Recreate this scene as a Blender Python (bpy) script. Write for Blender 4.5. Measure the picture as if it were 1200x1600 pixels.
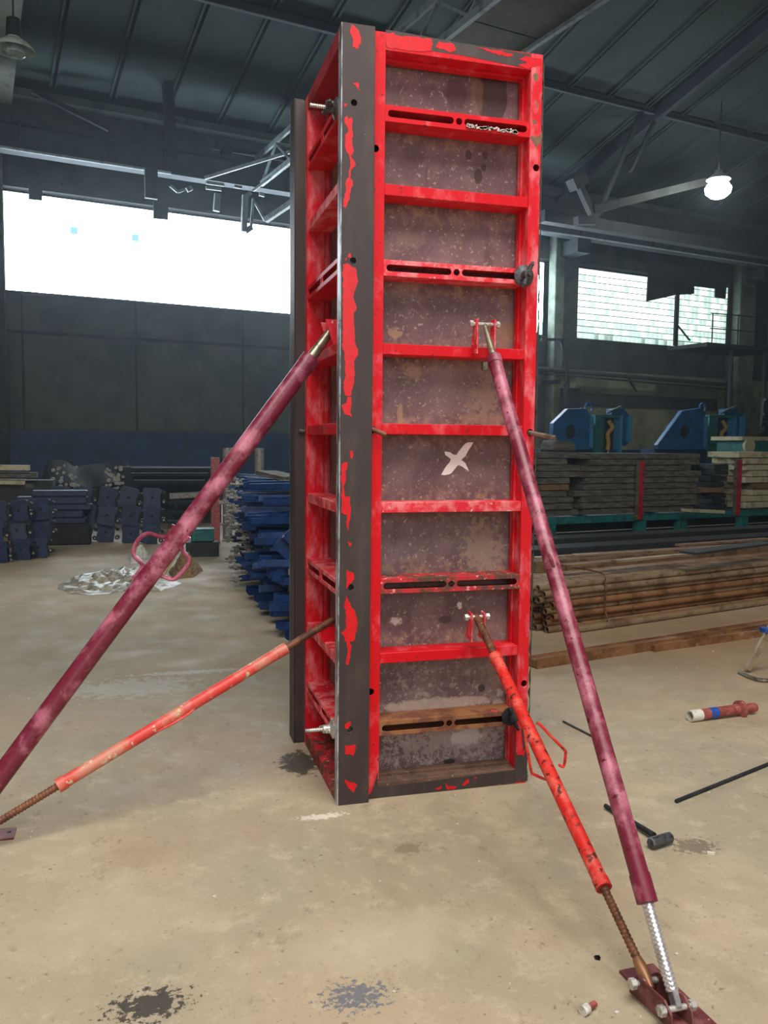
import bpy, bmesh, math, random
from mathutils import Vector, Matrix, noise
random.seed(7)
for o in list(bpy.data.objects): bpy.data.objects.remove(o)
SC = bpy.context.scene; COL = SC.collection

# ---------------------------------------------------------------- camera
FPX, PITCH, ROLL, YAW = 1330.39, -.07963, .00994, .27046
CAM = Vector((-.71011, -3.21808, 1.44014))
FW = Vector((math.sin(YAW)*math.cos(PITCH), math.cos(YAW)*math.cos(PITCH), math.sin(PITCH)))
R0 = Vector((math.cos(YAW), -math.sin(YAW), 0)); U0 = R0.cross(FW)
RT = R0*math.cos(ROLL)+U0*math.sin(ROLL); UP = -R0*math.sin(ROLL)+U0*math.cos(ROLL)
cd = bpy.data.cameras.new('camera'); cam = bpy.data.objects.new('camera', cd); COL.objects.link(cam)
cd.sensor_fit = 'VERTICAL'; cd.sensor_height = 24; cd.lens = FPX/1600*24; cd.clip_end = 300; cd.clip_start = .05
M = Matrix((RT, UP, -FW)).transposed().to_4x4(); M.translation = CAM; cam.matrix_world = M
SC.camera = cam

# ---------------------------------------------------------------- world, lamps, exposure
w = bpy.data.worlds.new('sky'); SC.world = w; w.use_nodes = True
bg = w.node_tree.nodes['Background']; bg.inputs[0].default_value = (.80, .92, 1, 1); bg.inputs[1].default_value = .3
# thin bluish haze added through the hall, standing in for the window's veiling glare
vs = w.node_tree.nodes.new('ShaderNodeVolumeScatter'); vs.inputs['Color'].default_value = (.70, .87, 1, 1)
vs.inputs['Density'].default_value = .0022; vs.inputs['Anisotropy'].default_value = .7
w.node_tree.links.new(vs.outputs[0], w.node_tree.nodes['World Output'].inputs['Volume'])
SC.view_settings.view_transform = 'Standard'; SC.view_settings.look = 'None'
SC.view_settings.exposure = 0.3; SC.view_settings.gamma = 1; SC.view_settings.use_curve_mapping = False
A12 = math.radians(12); UX = Vector((math.cos(A12), math.sin(A12), 0)); VX = Vector((-math.sin(A12), math.cos(A12), 0)); ZX = Vector((0, 0, 1))
def H(u, v, z): return UX*u+VX*v+ZX*z              # hall frame: u along the window wall, v towards it
def area(name, loc, rot, sx, sy, power, col):
    l = bpy.data.lights.new(name, 'AREA'); l.shape = 'RECTANGLE'; l.size = sx; l.size_y = sy; l.energy = power; l.color = col
    o = bpy.data.objects.new(name, l); COL.objects.link(o); o.location = loc; o.rotation_euler = rot; return o
# unseen area lamps added for soft fill from overhead and from behind
area('added_overhead_light', H(-1.5, -4.0, 8.6), (math.radians(12), 0, A12), 9, 5, 980, (1, .96, .90))
area('added_rear_light', H(-3, -11, 4.6), (math.radians(74), 0, A12), 9, 6, 330, (1, .98, .96))

# ---------------------------------------------------------------- helpers
def ray(px, py): return FW+RT*((px-600)/FPX)-UP*((py-800)/FPX)
def hit(px, py, n, d0):
    d = ray(px, py); return CAM+d*((d0-CAM.dot(n))/d.dot(n))
def at_x(px, py, x): return hit(px, py, Vector((1, 0, 0)), x)
def at_y(px, py, y): return hit(px, py, Vector((0, 1, 0)), y)
def at_z(px, py, z=0): return hit(px, py, ZX, z)
def at_v(px, py, v): return hit(px, py, VX, v)
def at_u(px, py, u): return hit(px, py, UX, u)

class MB:
    def __init__(s): s.v = []; s.f = []
    def add(s, vs, fs):
        n = len(s.v); s.v += [tuple(a) for a in vs]; s.f += [tuple(i+n for i in f) for f in fs]; return s
    def box(s, a, b):                      # corner to corner
        x0, y0, z0 = a; x1, y1, z1 = b
        return s.add([(x0,y0,z0),(x1,y0,z0),(x1,y1,z0),(x0,y1,z0),(x0,y0,z1),(x1,y0,z1),(x1,y1,z1),(x0,y1,z1)],
                     [(0,3,2,1),(4,5,6,7),(0,1,5,4),(1,2,6,5),(2,3,7,6),(3,0,4,7)])
    def obox(s, c, ax, ay, az):            # centre and three half-axis vectors
        c = Vector(c); vs = [c+ax*i+ay*j+az*k for k in (-1,1) for i, j in ((-1,-1),(1,-1),(1,1),(-1,1))]
        return s.add(vs, [(0,3,2,1),(4,5,6,7),(0,1,5,4),(1,2,6,5),(2,3,7,6),(3,0,4,7)])
    def bar(s, p, q, w, h, up=ZX):         # rectangular bar between two points
        p, q = Vector(p), Vector(q); d = (q-p); L = d.length; d.normalize()
        a = d.cross(up)
        if a.length < 1e-4: a = d.cross(Vector((0, 1, 0)))
        a.normalize(); b = a.cross(d)
        return s.obox((p+q)/2, d*L/2, a*w/2, b*h/2)
    def hbox(s, a, b):                     # box in hall coordinates
        x0,y0,z0 = a; x1,y1,z1 = b
        return s.obox(H((x0+x1)/2,(y0+y1)/2,(z0+z1)/2), UX*(x1-x0)/2, VX*(y1-y0)/2, ZX*(z1-z0)/2)
    def rings(s, pts, rad, seg=12, caps=True):
        n = len(pts); pts = [Vector(p) for p in pts]; fr = None; vs = []
        for i, p in enumerate(pts):
            t = (pts[min(i+1,n-1)]-pts[max(i-1,0)]).normalized()
            if fr is None:
                fr = t.orthogonal().normalized()
            fr = (fr-t*fr.dot(t)).normalized(); b = t.cross(fr)
            r = rad[i] if isinstance(rad, (list, tuple)) else rad
            vs += [p+(fr*math.cos(2*math.pi*k/seg)+b*math.sin(2*math.pi*k/seg))*r for k in range(seg)]
        fs = [(i*seg+k, i*seg+(k+1)%seg, (i+1)*seg+(k+1)%seg, (i+1)*seg+k) for i in range(n-1) for k in range(seg)]
        if caps: fs += [tuple(range(seg-1,-1,-1)), tuple((n-1)*seg+k for k in range(seg))]
        return s.add(vs, fs)
    def tube(s, p, q, r, r2=None, seg=16, caps=True): return s.rings([p, q], [r, r2 if r2 is not None else r], seg, caps)
    def pipe(s, p, q, r, t=.15, seg=14):   # hollow pipe, open ends
        p, q = Vector(p), Vector(q); d = (q-p).normalized(); a = d.orthogonal().normalized(); b = d.cross(a); vs = []
        for c, rr in ((p, r), (q, r), (q, r*(1-t)), (p, r*(1-t))):
            vs += [c+(a*math.cos(2*math.pi*k/seg)+b*math.sin(2*math.pi*k/seg))*rr for k in range(seg)]
        return s.add(vs, [(i*seg+k, i*seg+(k+1)%seg, ((i+1)%4)*seg+(k+1)%seg, ((i+1)%4)*seg+k) for i in range(4) for k in range(seg)])
    def thread(s, p, q, r, pitch, depth, seg=14):
        p, q = Vector(p), Vector(q); L = (q-p).length; n = max(4, int(L/pitch)); pts = []; rad = []
        for i in range(n):
            for t, rr in ((0, r-depth), (.35, r), (.65, r), (.99, r-depth)):
                pts.append(p.lerp(q, (i+t)/n)); rad.append(rr)
        return s.rings(pts, rad, seg)
    def curve(s, pts, r, seg=8, sub=6):
        P = [Vector(p) for p in pts]; P = [P[0]*2-P[1]]+P+[P[-1]*2-P[-2]]; out = []
        for i in range(1, len(P)-2):
            for k in range(sub):
                t = k/sub; a, b, c, d = P[i-1], P[i], P[i+1], P[i+2]
                out.append(.5*((2*b)+(c-a)*t+(2*a-5*b+4*c-d)*t*t+(3*b-a-3*c+d)*t**3))
        out.append(P[-2]); return s.rings(out, r, seg)
    def prism(s, poly, d):                 # closed polygon of points, extruded by vector d
        n = len(poly); P = [Vector(p) for p in poly]; d = Vector(d)
        return s.add(P+[p+d for p in P], [tuple(range(n-1,-1,-1)), tuple(range(n, 2*n))]+[(i, (i+1)%n, n+(i+1)%n, n+i) for i in range(n)])
    def holed(s, outer, holes, O, ax, ay, d):   # plate with holes, 2-D loops in (ax, ay) from O, thickness vector d
        b = bmesh.new(); loops = []
        for L in [outer]+holes:
            vs = [b.verts.new((x, y, 0)) for x, y in L]; loops.append(vs)
            for i in range(len(vs)): b.edges.new((vs[i], vs[(i+1)%len(vs)]))
        bmesh.ops.triangle_fill(b, use_beauty=True, use_dissolve=False, edges=b.edges[:])
        b.verts.index_update(); V = [Vector(O)+ax*v.co.x+ay*v.co.y for v in b.verts]; n = len(V); d = Vector(d)
        fs = [tuple(v.index for v in f.verts) for f in b.faces]; fs += [tuple(i+n for i in reversed(f)) for f in fs]
        for L in loops:
            ids = [v.index for v in L]; fs += [(ids[i], ids[(i+1)%len(ids)], n+ids[(i+1)%len(ids)], n+ids[i]) for i in range(len(ids))]
        b.free(); return s.add(V+[v+d for v in V], fs)
    def build(s, name, mat, parent=None, bevel=0, smooth=False, fix=True):
        me = bpy.data.meshes.new(name); org = wloc(parent)
        me.from_pydata([Vector(v)-org for v in s.v], [], s.f)
        if fix:
            b = bmesh.new(); b.from_mesh(me); bmesh.ops.recalc_face_normals(b, faces=b.faces[:]); b.to_mesh(me); b.free()
        me.materials.append(mat); o = bpy.data.objects.new(name, me); COL.objects.link(o)
        if parent: o.parent = parent
        if smooth:
            me.polygons.foreach_set('use_smooth', [True]*len(me.polygons))
            try: me.set_sharp_from_angle(angle=math.radians(40))
            except Exception: pass
        if bevel:
            m = o.modifiers.new('b', 'BEVEL'); m.width = bevel; m.segments = 1; m.limit_method = 'ANGLE'; m.angle_limit = .6
        return o
def wloc(p):
    L = Vector((0, 0, 0))
    while p: L = L+p.location; p = p.parent
    return L
def thing(name, label, cat, loc=(0,0,0), group=None):
    o = bpy.data.objects.new(name, None); COL.objects.link(o); o.location = loc; o.empty_display_size = .1
    return tag(o, label, cat, group)
def tag(o, label, cat, group=None, kind=None):
    if label: o['label'] = label
    if cat: o['category'] = cat
    if group: o['group'] = group
    if kind: o['kind'] = kind
    return o
def struct(o, label=None):
    o['kind'] = 'structure'
    if label: o['label'] = label
    o['category'] = 'structure'
    return o
def copy_tree(o, parent=None):
    c = o.copy(); COL.objects.link(c); c.parent = parent
    for ch in list(o.children): copy_tree(ch, c)
    return c
def set_m(o, X, Y, Z, loc):
    m = Matrix((X, Y, Z)).transposed().to_4x4(); m.translation = loc; o.matrix_world = m

# ---------------------------------------------------------------- materials
def lin(c): return tuple(((x/255)/12.92 if x/255 <= .04045 else ((x/255+.055)/1.055)**2.4) for x in c)+(1,)
class NT:
    def __init__(s, name):
        s.m = bpy.data.materials.new(name); s.m.use_nodes = True; s.t = s.m.node_tree; s.b = s.t.nodes['Principled BSDF']
        g = s.t.nodes.new('ShaderNodeNewGeometry'); s.pos = g.outputs['Position']
    def n(s, t): return s.t.nodes.new(t)
    def l(s, a, b): s.t.links.new(a, b)
    def noise(s, scale, detail=5, rough=.6, vec=None, stretch=None):
        n = s.n('ShaderNodeTexNoise'); n.inputs['Scale'].default_value = scale; n.inputs['Detail'].default_value = detail; n.inputs['Roughness'].default_value = rough
        v = vec or s.pos
        if stretch:
            m = s.n('ShaderNodeVectorMath'); m.operation = 'MULTIPLY'; s.l(v, m.inputs[0]); m.inputs[1].default_value = stretch; v = m.outputs[0]
        s.l(v, n.inputs['Vector']); return n.outputs['Fac']
    def ramp(s, fac, a, b):
        r = s.n('ShaderNodeMapRange'); r.interpolation_type = 'SMOOTHSTEP'; s.l(fac, r.inputs[0]); r.inputs[1].default_value = a; r.inputs[2].default_value = b; return r.outputs[0]
    def mul(s, a, k):
        m = s.n('ShaderNodeMath'); m.operation = 'MULTIPLY'; s.l(a, m.inputs[0])
        if isinstance(k, (int, float)): m.inputs[1].default_value = k
        else: s.l(k, m.inputs[1])
        return m.outputs[0]
    def mix(s, fac, a, b):
        m = s.n('ShaderNodeMix'); m.data_type = 'RGBA'
        if isinstance(fac, (int, float)): m.inputs[0].default_value = fac
        else: s.l(fac, m.inputs[0])
        for k, c in ((6, a), (7, b)):
            if isinstance(c, tuple): m.inputs[k].default_value = c
            else: s.l(c, m.inputs[k])
        return m.outputs[2]
    def blob(s, c, r, soft=.35, distort=.5, nscale=8):   # noisy ellipsoid mask at a world position
        sub = s.n('ShaderNodeVectorMath'); sub.operation = 'SUBTRACT'; s.l(s.pos, sub.inputs[0]); sub.inputs[1].default_value = tuple(c)
        dv = s.n('ShaderNodeVectorMath'); dv.operation = 'MULTIPLY'; s.l(sub.outputs[0], dv.inputs[0]); dv.inputs[1].default_value = tuple(1/x for x in r)
        ln = s.n('ShaderNodeVectorMath'); ln.operation = 'LENGTH'; s.l(dv.outputs[0], ln.inputs[0])
        nz = s.noise(nscale, 9, .72); ad = s.n('ShaderNodeMath'); ad.operation = 'MULTIPLY_ADD'; s.l(nz, ad.inputs[0]); ad.inputs[1].default_value = distort*2; s.l(ln.outputs[1], ad.inputs[2])
        return s.ramp(ad.outputs[0], 1+distort, 1+distort-soft)
    def bump(s, fac, strength=.3, dist=.002):
        b = s.n('ShaderNodeBump'); b.inputs['Strength'].default_value = strength; b.inputs['Distance'].default_value = dist; s.l(fac, b.inputs['Height']); s.l(b.outputs[0], s.b.inputs['Normal'])
    def done(s, col, rough=.6, metal=0, spec=.5):
        if isinstance(col, tuple): s.b.inputs['Base Color'].default_value = col
        else: s.l(col, s.b.inputs['Base Color'])
        if isinstance(rough, (int, float)): s.b.inputs['Roughness'].default_value = rough
        else: s.l(rough, s.b.inputs['Roughness'])
        s.b.inputs['Metallic'].default_value = metal; s.b.inputs['Specular IOR Level'].default_value = spec
        return s.m
def worn(name, base, alt, spot=None, sc=12, lo=.5, hi=.62, sc2=60, lo2=.64, hi2=.7, rough=.5, metal=0, stretch=None, spec=.5, bump=.3):
    t = NT(name); n1 = t.noise(sc, 6, .65, stretch=stretch); c = t.mix(t.ramp(n1, lo, hi), lin(base), lin(alt))
    if spot: c = t.mix(t.ramp(t.noise(sc2, 4, .6), lo2, hi2), c, lin(spot))
    t.bump(n1, bump, .003); return t.done(c, rough, metal, spec)

red = worn('red_paint', (212, 6, 26), (228, 84, 94), (104, 36, 32), 12, .5, .72, 42, .645, .70, .42, stretch=(1, 1, .6), spec=.3)
red_dusty = worn('dusty_red_paint', (225, 30, 50), (240, 130, 135), (225, 195, 185), 14, .42, .62, 50, .62, .68, .5)
red_rust = worn('rusted_rib_steel', (150, 100, 62), (112, 66, 48), (225, 60, 70), 10, .45, .6, 14, .66, .7, .7)
flake_red = worn('red_paint_flake', (220, 10, 26), (208, 6, 22), None, 30, .4, .6, rough=.35)
dark = worn('bare_dark_steel', (66, 56, 56), (84, 72, 66), (130, 118, 108), 7, .45, .7, 70, .69, .76, .5, .25, stretch=(1, 1, .35))
red_streak = worn('streaked_red_paint', (214, 10, 32), (232, 120, 128), (180, 50, 58), 13, .45, .68, 40, .66, .72, .38, stretch=(1, 1, .45))
window_lit_edge = worn('scuffed_window_lit_steel_edge', (196, 200, 212), (110, 104, 110), (110, 40, 48), 16, .42, .58, 40, .62, .68, .35, .3, stretch=(1, 1, .35))  # window light on the edge put into the pale tone, over scuffed steel
rust_top = worn('rusty_brown_rail', (112, 84, 68), (86, 64, 54), (150, 120, 96), 10, .4, .6, 50, .62, .68, .75)
rust_bottom = worn('chipped_red_over_rust', (196, 40, 50), (96, 62, 50), (222, 150, 150), 16, .44, .56, 40, .6, .66, .6)
red_post_and_shade = worn('dark_red_post_and_shaded_rail_paint', (165, 40, 50), (130, 30, 40), None, 8, rough=.5)
dark_edge = worn('scratched_steel_edge', (165, 165, 172), (80, 72, 74), None, 25, .45, .6, rough=.35, metal=.6, stretch=(1,1,.4))
concrete_crumb = worn('dried_concrete_crumb', (205, 195, 190), (175, 160, 150), None, 60, rough=.9)
purple = worn('maroon_prop_paint', (116, 34, 56), (186, 108, 130), (90, 26, 40), 8, .44, .66, 34, .62, .68, .36)
scarlet = worn('scarlet_prop_paint', (220, 44, 36), (236, 104, 90), (96, 44, 34), 12, .48, .68, 36, .57, .62, .42)
fadedred = worn('faded_red_prop_paint', (214, 62, 56), (205, 130, 110), (205, 185, 150), 6, .44, .62, 26, .6, .66, .45)
rust = worn('rusty_steel', (128, 82, 58), (88, 54, 42), (165, 118, 80), 22, .42, .6, 60, .6, .68, .6, .3)
zinc = worn('zinc_thread', (225, 222, 226), (180, 176, 180), None, 20, .4, .7, rough=.3, metal=.7)
bright = worn('bright_bolt_zinc', (205, 205, 200), (160, 160, 155), None, 30, rough=.35, metal=.6)
galv = worn('galvanised_tube', (150, 146, 128), (110, 104, 92), None, 18, rough=.35, metal=.7)
nutm = worn('cast_nut_steel', (92, 92, 96), (60, 58, 60), None, 40, rough=.5, metal=.5)
plate_m = worn('maroon_base_plate', (98, 40, 46), (120, 72, 70), (180, 140, 140), 18, .45, .6, 70, .66, .72, .45)
blue = worn('blue_bracket_paint', (24, 58, 112), (18, 42, 84), (120, 145, 175), 10, .4, .6, 90, .72, .76, .4)
blue_dk = worn('dull_blue_paint', (34, 50, 84), (24, 36, 62), (90, 100, 120), 12, .4, .6, 60, .7, .74, .5)
black_m = worn('black_steel', (24, 26, 30), (38, 40, 44), (90, 95, 100), 20, .5, .6, 50, .7, .74, .8, 0)
greynut = worn('grey_threaded_steel', (150, 148, 142), (105, 100, 96), None, 30, rough=.5, metal=.3)
teal = worn('teal_rack_paint', (30, 110, 108), (24, 84, 84), (90, 90, 80), 8, .45, .6, 40, .68, .72, .5)
mblue = worn('blue_machine_paint', (22, 96, 156), (18, 76, 128), None, 3, .4, .6, rough=.4)
mblue_edge = worn('pale_blue_machine_edge', (62, 140, 190), (50, 120, 170), None, 3, rough=.4)
yellow = worn('yellow_hose', (190, 150, 60), (150, 110, 50), None, 20, rough=.6)
wood_grey = worn('weathered_grey_board', (104, 100, 90), (72, 68, 62), (48, 46, 42), 5, .4, .6, 30, .62, .7, .8, stretch=(1, 1, 5))
wood_pale = worn('pale_board', (185, 180, 150), (150, 144, 118), None, 6, rough=.8)
wood_brn = worn('brown_plank', (120, 92, 66), (88, 66, 50), None, 6, rough=.8)
pipe_m = worn('rusty_pipe_steel', (158, 114, 78), (120, 82, 56), (160, 150, 135), 5, .42, .62, 18, .6, .7, .42, .35)
pipe_g = worn('grey_brown_pipe_steel', (160, 138, 110), (128, 104, 80), (90, 70, 56), 5, .42, .62, 20, .6, .7, .4, .35)
crane_m = worn('grey_crane_steel', (120, 132, 138), (84, 94, 100), None, 4, rough=.6)
crane_dk = worn('dark_crane_steel', (40, 44, 48), (28, 32, 36), None, 3, rough=.7)
crane_br = worn('brown_crane_timber', (66, 52, 38), (44, 36, 28), (90, 76, 60), 2, .4, .6, 10, .64, .7, .8)
girder_m = worn('runway_beam_paint', (44, 52, 62), (34, 40, 48), None, 2, rough=.7)
rail_m = worn('pale_pipe_line', (160, 172, 180), (130, 142, 150), None, 6, rough=.5)
plastic_m = worn('dusty_clear_plastic', (176, 172, 156), (130, 126, 112), (215, 212, 200), 16, .4, .6, 40, .6, .68, .35)
cup_m = worn('white_paper', (215, 212, 200), (180, 176, 165), None, 30, rough=.7)
card_m = worn('brown_cardboard', (140, 110, 75), (105, 82, 56), None, 20, rough=.85)
stick_m = worn('yellowed_wood_stick', (205, 185, 130), (180, 160, 110), None, 20, rough=.7)
white_mark = worn('white_paint_mark', (255, 255, 255), (190, 175, 178), None, 60, .68, .74, rough=.6)
blue_tape = worn('blue_band_paint', (40, 80, 160), (30, 60, 130), None, 30, rough=.5)
pinkred = worn('dull_pink_red_paint', (160, 84, 78), (130, 62, 58), (200, 170, 165), 20, .4, .6, 60, .64, .7, .5)
concrete_col = worn('pale_green_pier_plaster', (126, 140, 128), (100, 112, 102), (70, 78, 72), 3, .4, .65, 14, .66, .74, .9)
wall_up = worn('sooty_upper_wall', (66, 66, 66), (48, 50, 52), (40, 40, 42), 1.2, .4, .65, 6, .62, .74, .95)
wall_sill = worn('grey_sill_wall', (74, 80, 76), (58, 64, 62), None, 1.2, .4, .65, rough=.95)
wall_left = worn('dark_grey_green_wall', (84, 88, 84), (66, 72, 72), None, 1.0, .4, .65, rough=.95)
wall_pale = worn('pale_olive_wall', (142, 148, 118), (112, 118, 94), (80, 84, 70), 1.0, .4, .65, 8, .64, .74, .95)
wall_stripe = worn('dark_wall_stripe', (58, 60, 54), (48, 50, 46), None, 3, rough=.95)
dado_m = worn('dark_blue_dado_paint', (16, 56, 96), (12, 42, 74), (40, 52, 62), 2, .4, .6, 12, .66, .72, .55)
slab_m = worn('sooty_roof_concrete', (54, 68, 67), (42, 53, 53), (34, 36, 36), .7, .4, .7, 4, .64, .78, .9)
slab_rib = worn('roof_slab_rib_concrete', (74, 84, 82), (58, 66, 64), None, 2, rough=.9)
rafter_dk = worn('dull_truss_concrete', (66, 72, 70), (52, 58, 58), None, 2, rough=.9)
rafter_m = worn('grey_rafter_concrete', (122, 126, 118), (96, 100, 96), None, 2, rough=.9)
mortar = worn('window_mortar', (70, 78, 76), (56, 62, 60), None, 8, rough=.9)
enamel = worn('lamp_enamel', (170, 185, 180), (140, 152, 150), None, 10, rough=.3)

def emis(name, col, st):
    t = NT(name); t.b.inputs['Emission Color'].default_value = col; t.b.inputs['Emission Strength'].default_value = st
    return t.done((.6, .65, .65, 1), .2)
gl_rt = emis('daylit_pale_green_glass_block', (.84, 1, .94, 1), 1.25)
gl_hi = emis('daylit_glass_block', (.82, .93, 1, 1), 9)
gl_mid = emis('pale_green_glass_block', (.60, .84, .76, 1), .85)
gl_lo = emis('dim_green_glass_block', (.42, .64, .57, 1), .5)
gl_blue = emis('sky_blue_opening', (.25, .62, .85, 1), .9)
lamp_glow = emis('lit_lamp_glass', (1, 1, .97, 1), 60)
glass_dk = worn('grey_lamp_glass', (150, 165, 165), (120, 132, 134), None, 20, rough=.15)

# floor: dusty stained concrete
t = NT('stained_concrete_floor')
c = t.mix(t.ramp(t.noise(.9, 6, .62), .38, .62), lin((174, 156, 130)), lin((158, 148, 126)))
c = t.mix(t.mul(t.ramp(t.noise(2.3, 7, .7), .48, .68), .6), c, lin((184, 168, 142)))
c = t.mix(t.mul(t.ramp(t.noise(4.5, 8, .75), .58, .75), .55), c, lin((104, 86, 68)))
c = t.mix(t.mul(t.ramp(t.noise(1.7, 5, .6, stretch=(1, .4, 1)), .56, .72), .35), c, lin((132, 106, 82)))
c = t.mix(t.mul(t.ramp(t.noise(9, 9, .8), .50, .66), .5), c, lin((196, 182, 158)))
c = t.mix(t.mul(t.ramp(t.noise(13, 8, .78, stretch=(1, .6, 1)), .56, .68), .45), c, lin((112, 94, 76)))
c = t.mix(t.mul(t.ramp(t.noise(38, 4, .6), .64, .70), .6), c, lin((84, 76, 64)))
c = t.mix(t.mul(t.ramp(t.noise(110, 3, .6), .64, .68), .5), c, lin((110, 98, 82)))
c = t.mix(t.mul(t.ramp(t.noise(70, 3, .5), .73, .76), .7), c, lin((218, 208, 190)))
# broad greyer zone at the left of the column, browner zone at the right
c = t.mix(t.mul(t.blob((-1.2, 2.6, 0), (2.4, 2.8, 9), .9, .4, 1.5), .5), c, lin((118, 114, 98)))
c = t.mix(t.mul(t.blob((3.5, 2.2, 0), (2.6, 2.6, 9), .9, .4, 1.5), .6), c, lin((134, 98, 66)))
def st(px, py, rx, ry, col, k, **kw):
    global c
    p = at_z(px, py); c = t.mix(t.mul(t.blob(p, (rx, ry, 9), **kw), k), c, lin(col))
st(233, 1570, .09, .06, (48, 46, 44), .9, soft=.2, distort=2.8, nscale=40)
st(468, 1192, .10, .16, (52, 47, 40), .9, soft=.3, distort=1.4, nscale=18)
st(1085, 1322, .09, .06, (92, 82, 68), .7, soft=.3, distort=2.4, nscale=50)
st(640, 1325, .07, .05, (120, 102, 80), .6, soft=.4, distort=2.0, nscale=30)
st(500, 1276, .10, .025, (228, 216, 200), .8, soft=.2, distort=2.2, nscale=45)
st(205, 1075, .40, .20, (176, 182, 180), .42, soft=.3, distort=2.6, nscale=20)
st(300, 1050, .36, .05, (196, 202, 200), .4, soft=.3, distort=2.2, nscale=26)
st(556, 1556, .07, .05, (86, 96, 112), .8, soft=.1, distort=4.2, nscale=60)
st(210, 1340, .16, .12, (148, 124, 100), .4, soft=.6, distort=.6, nscale=10)
st(330, 1300, .5, .3, (150, 126, 104), .4, soft=.8, distort=.6, nscale=5)
st(600, 1470, .35, .22, (196, 186, 160), .4, soft=.8, distort=.6, nscale=6)
st(150, 1450, .4, .25, (188, 174, 148), .4, soft=.8, distort=.6, nscale=6)
t.bump(t.noise(30, 6, .7), .25, .004)
floor_m = t.done(c, t.ramp(t.noise(3, 4), -.6, 1.1), 0, .35)

# plywood faces
def ply(name, blobs):
    t = NT(name)
    c = t.mix(t.ramp(t.noise(5, 5, .6), .35, .7), lin((106, 84, 88)), lin((134, 113, 116)))
    c = t.mix(t.mul(t.ramp(t.noise(9, 6, .75, stretch=(1, 1, .5)), .58, .72), .5), c, lin((142, 118, 98)))
    c = t.mix(t.mul(t.ramp(t.noise(34, 6, .7), .61, .66), .7), c, lin((172, 150, 130)))
    c = t.mix(t.mul(t.ramp(t.noise(90, 3, .6), .66, .70), .7), c, lin((186, 172, 162)))
    c = t.mix(t.mul(t.ramp(t.noise(16, 5, .6, stretch=(1, 1, .3)), .6, .7), .4), c, lin((84, 64, 68)))
    # more splashed concrete low down
    sx = t.n('ShaderNodeSeparateXYZ'); t.l(t.pos, sx.inputs[0]); low = t.ramp(sx.outputs[2], .95, .0)
    md = t.n('ShaderNodeMath'); md.operation = 'PINGPONG'; t.l(sx.outputs[2], md.inputs[0]); md.inputs[1].default_value = .15
    dust = t.ramp(md.outputs[0], .10, .015)      # grime and crumbs gathered on and under every rib
    c = t.mix(t.mul(t.mul(t.ramp(t.noise(20, 7, .75), .46, .62), dust), .75), c, lin((164, 136, 110)))
    c = t.mix(t.mul(t.ramp(t.noise(60, 5, .7), .60, .64), .6), c, lin((198, 184, 174)))
    c = t.mix(t.mul(t.ramp(t.noise(26, 6, .75), .53, .63), low), c, lin((186, 170, 164)))
    for p, r, col, k, kw in blobs: c = t.mix(t.mul(t.blob(p, r, **kw), k), c, lin(col))
    t.bump(t.noise(25, 5), .2, .002); return t.done(c, .55, 0, .4)

# ================================================================ THE SETTING
VW = 18.39; SL = .27; ZE = 9.32
def zr(v): return ZE+(VW-v)*SL
struct(MB().hbox((-14, -16, -.1), (34, 18.6, 0)).build('floor', floor_m), 'dusty stained concrete hall floor')
wb = MB()
wb.hbox((-14, VW, 1.68), (15.4, VW+.4, 4.84))
wback = struct(wb.build('wall_back', wall_left), 'long dark hall wall below and around the glass block windows')
MB().hbox((-14, VW-.04, 0), (11, VW+.4, 1.68)).build('dado', dado_m, wback)
MB().hbox((11, VW, 0), (15.4, VW+.4, 1.68)).build('lower_wall', wall_pale, wback)
MB().hbox((15.4, VW+.002, 0), (34, VW+.4, 3.85)).build('lower_wall', wall_pale, wback)
MB().hbox((15.4, VW+.001, 3.85), (34, VW+.4, 4.84)).build('sill_wall', wall_sill, wback)
MB().hbox((16.3, VW-.05, 2.72), (22.9, VW, 3.12)).build('dark_band', wall_stripe, wback)
MB().hbox((-14, VW, 7.15), (34, VW+.4, 9.25)).build('upper_wall', wall_up, wback)
MB().hbox((-14, VW, 4.84), (.05, VW+.4, 7.15)).build('wall_pier', wall_up, wback)
MB().hbox((23.3, VW, 4.84), (34, VW+.4, 7.15)).build('wall_pier', wall_up, wback)
for u0, u1, m_ in ((-1, .02, wall_up), (15.4, 15.75, concrete_col), (15.75, 16.30, wall_sill), (23.5, 24.3, concrete_col)):
    MB().hbox((u0, VW-.35, 0), (u1, VW, 8.0)).build('pilaster', m_, wback, bevel=.02)
MB().hbox((15.4, VW-.36, 0), (16.3, VW-.30, 3.7)).build('pilaster_base', wall_pale, wback, bevel=.02)
for u in (.35, 2.9, 5.6, 8.4, 11.2):
    MB().hbox((u, VW-.012, 1.68), (u+.05, VW, 4.8)).build('wall_joint', wall_stripe, wback)
MB().hbox((-14, VW-.02, 3.88), (15.4, VW-.0, 3.96)).build('ledge', wall_up, wback)
struct(MB().hbox((-14, -16, 0), (-13.6, 18.8, 16)).build('wall_left', wall_left), 'plain side wall of the hall at left')
struct(MB().hbox((33.6, -16, 0), (34, 18.8, 16)).build('wall_right', wall_up), 'plain side wall of the hall at right')

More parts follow.
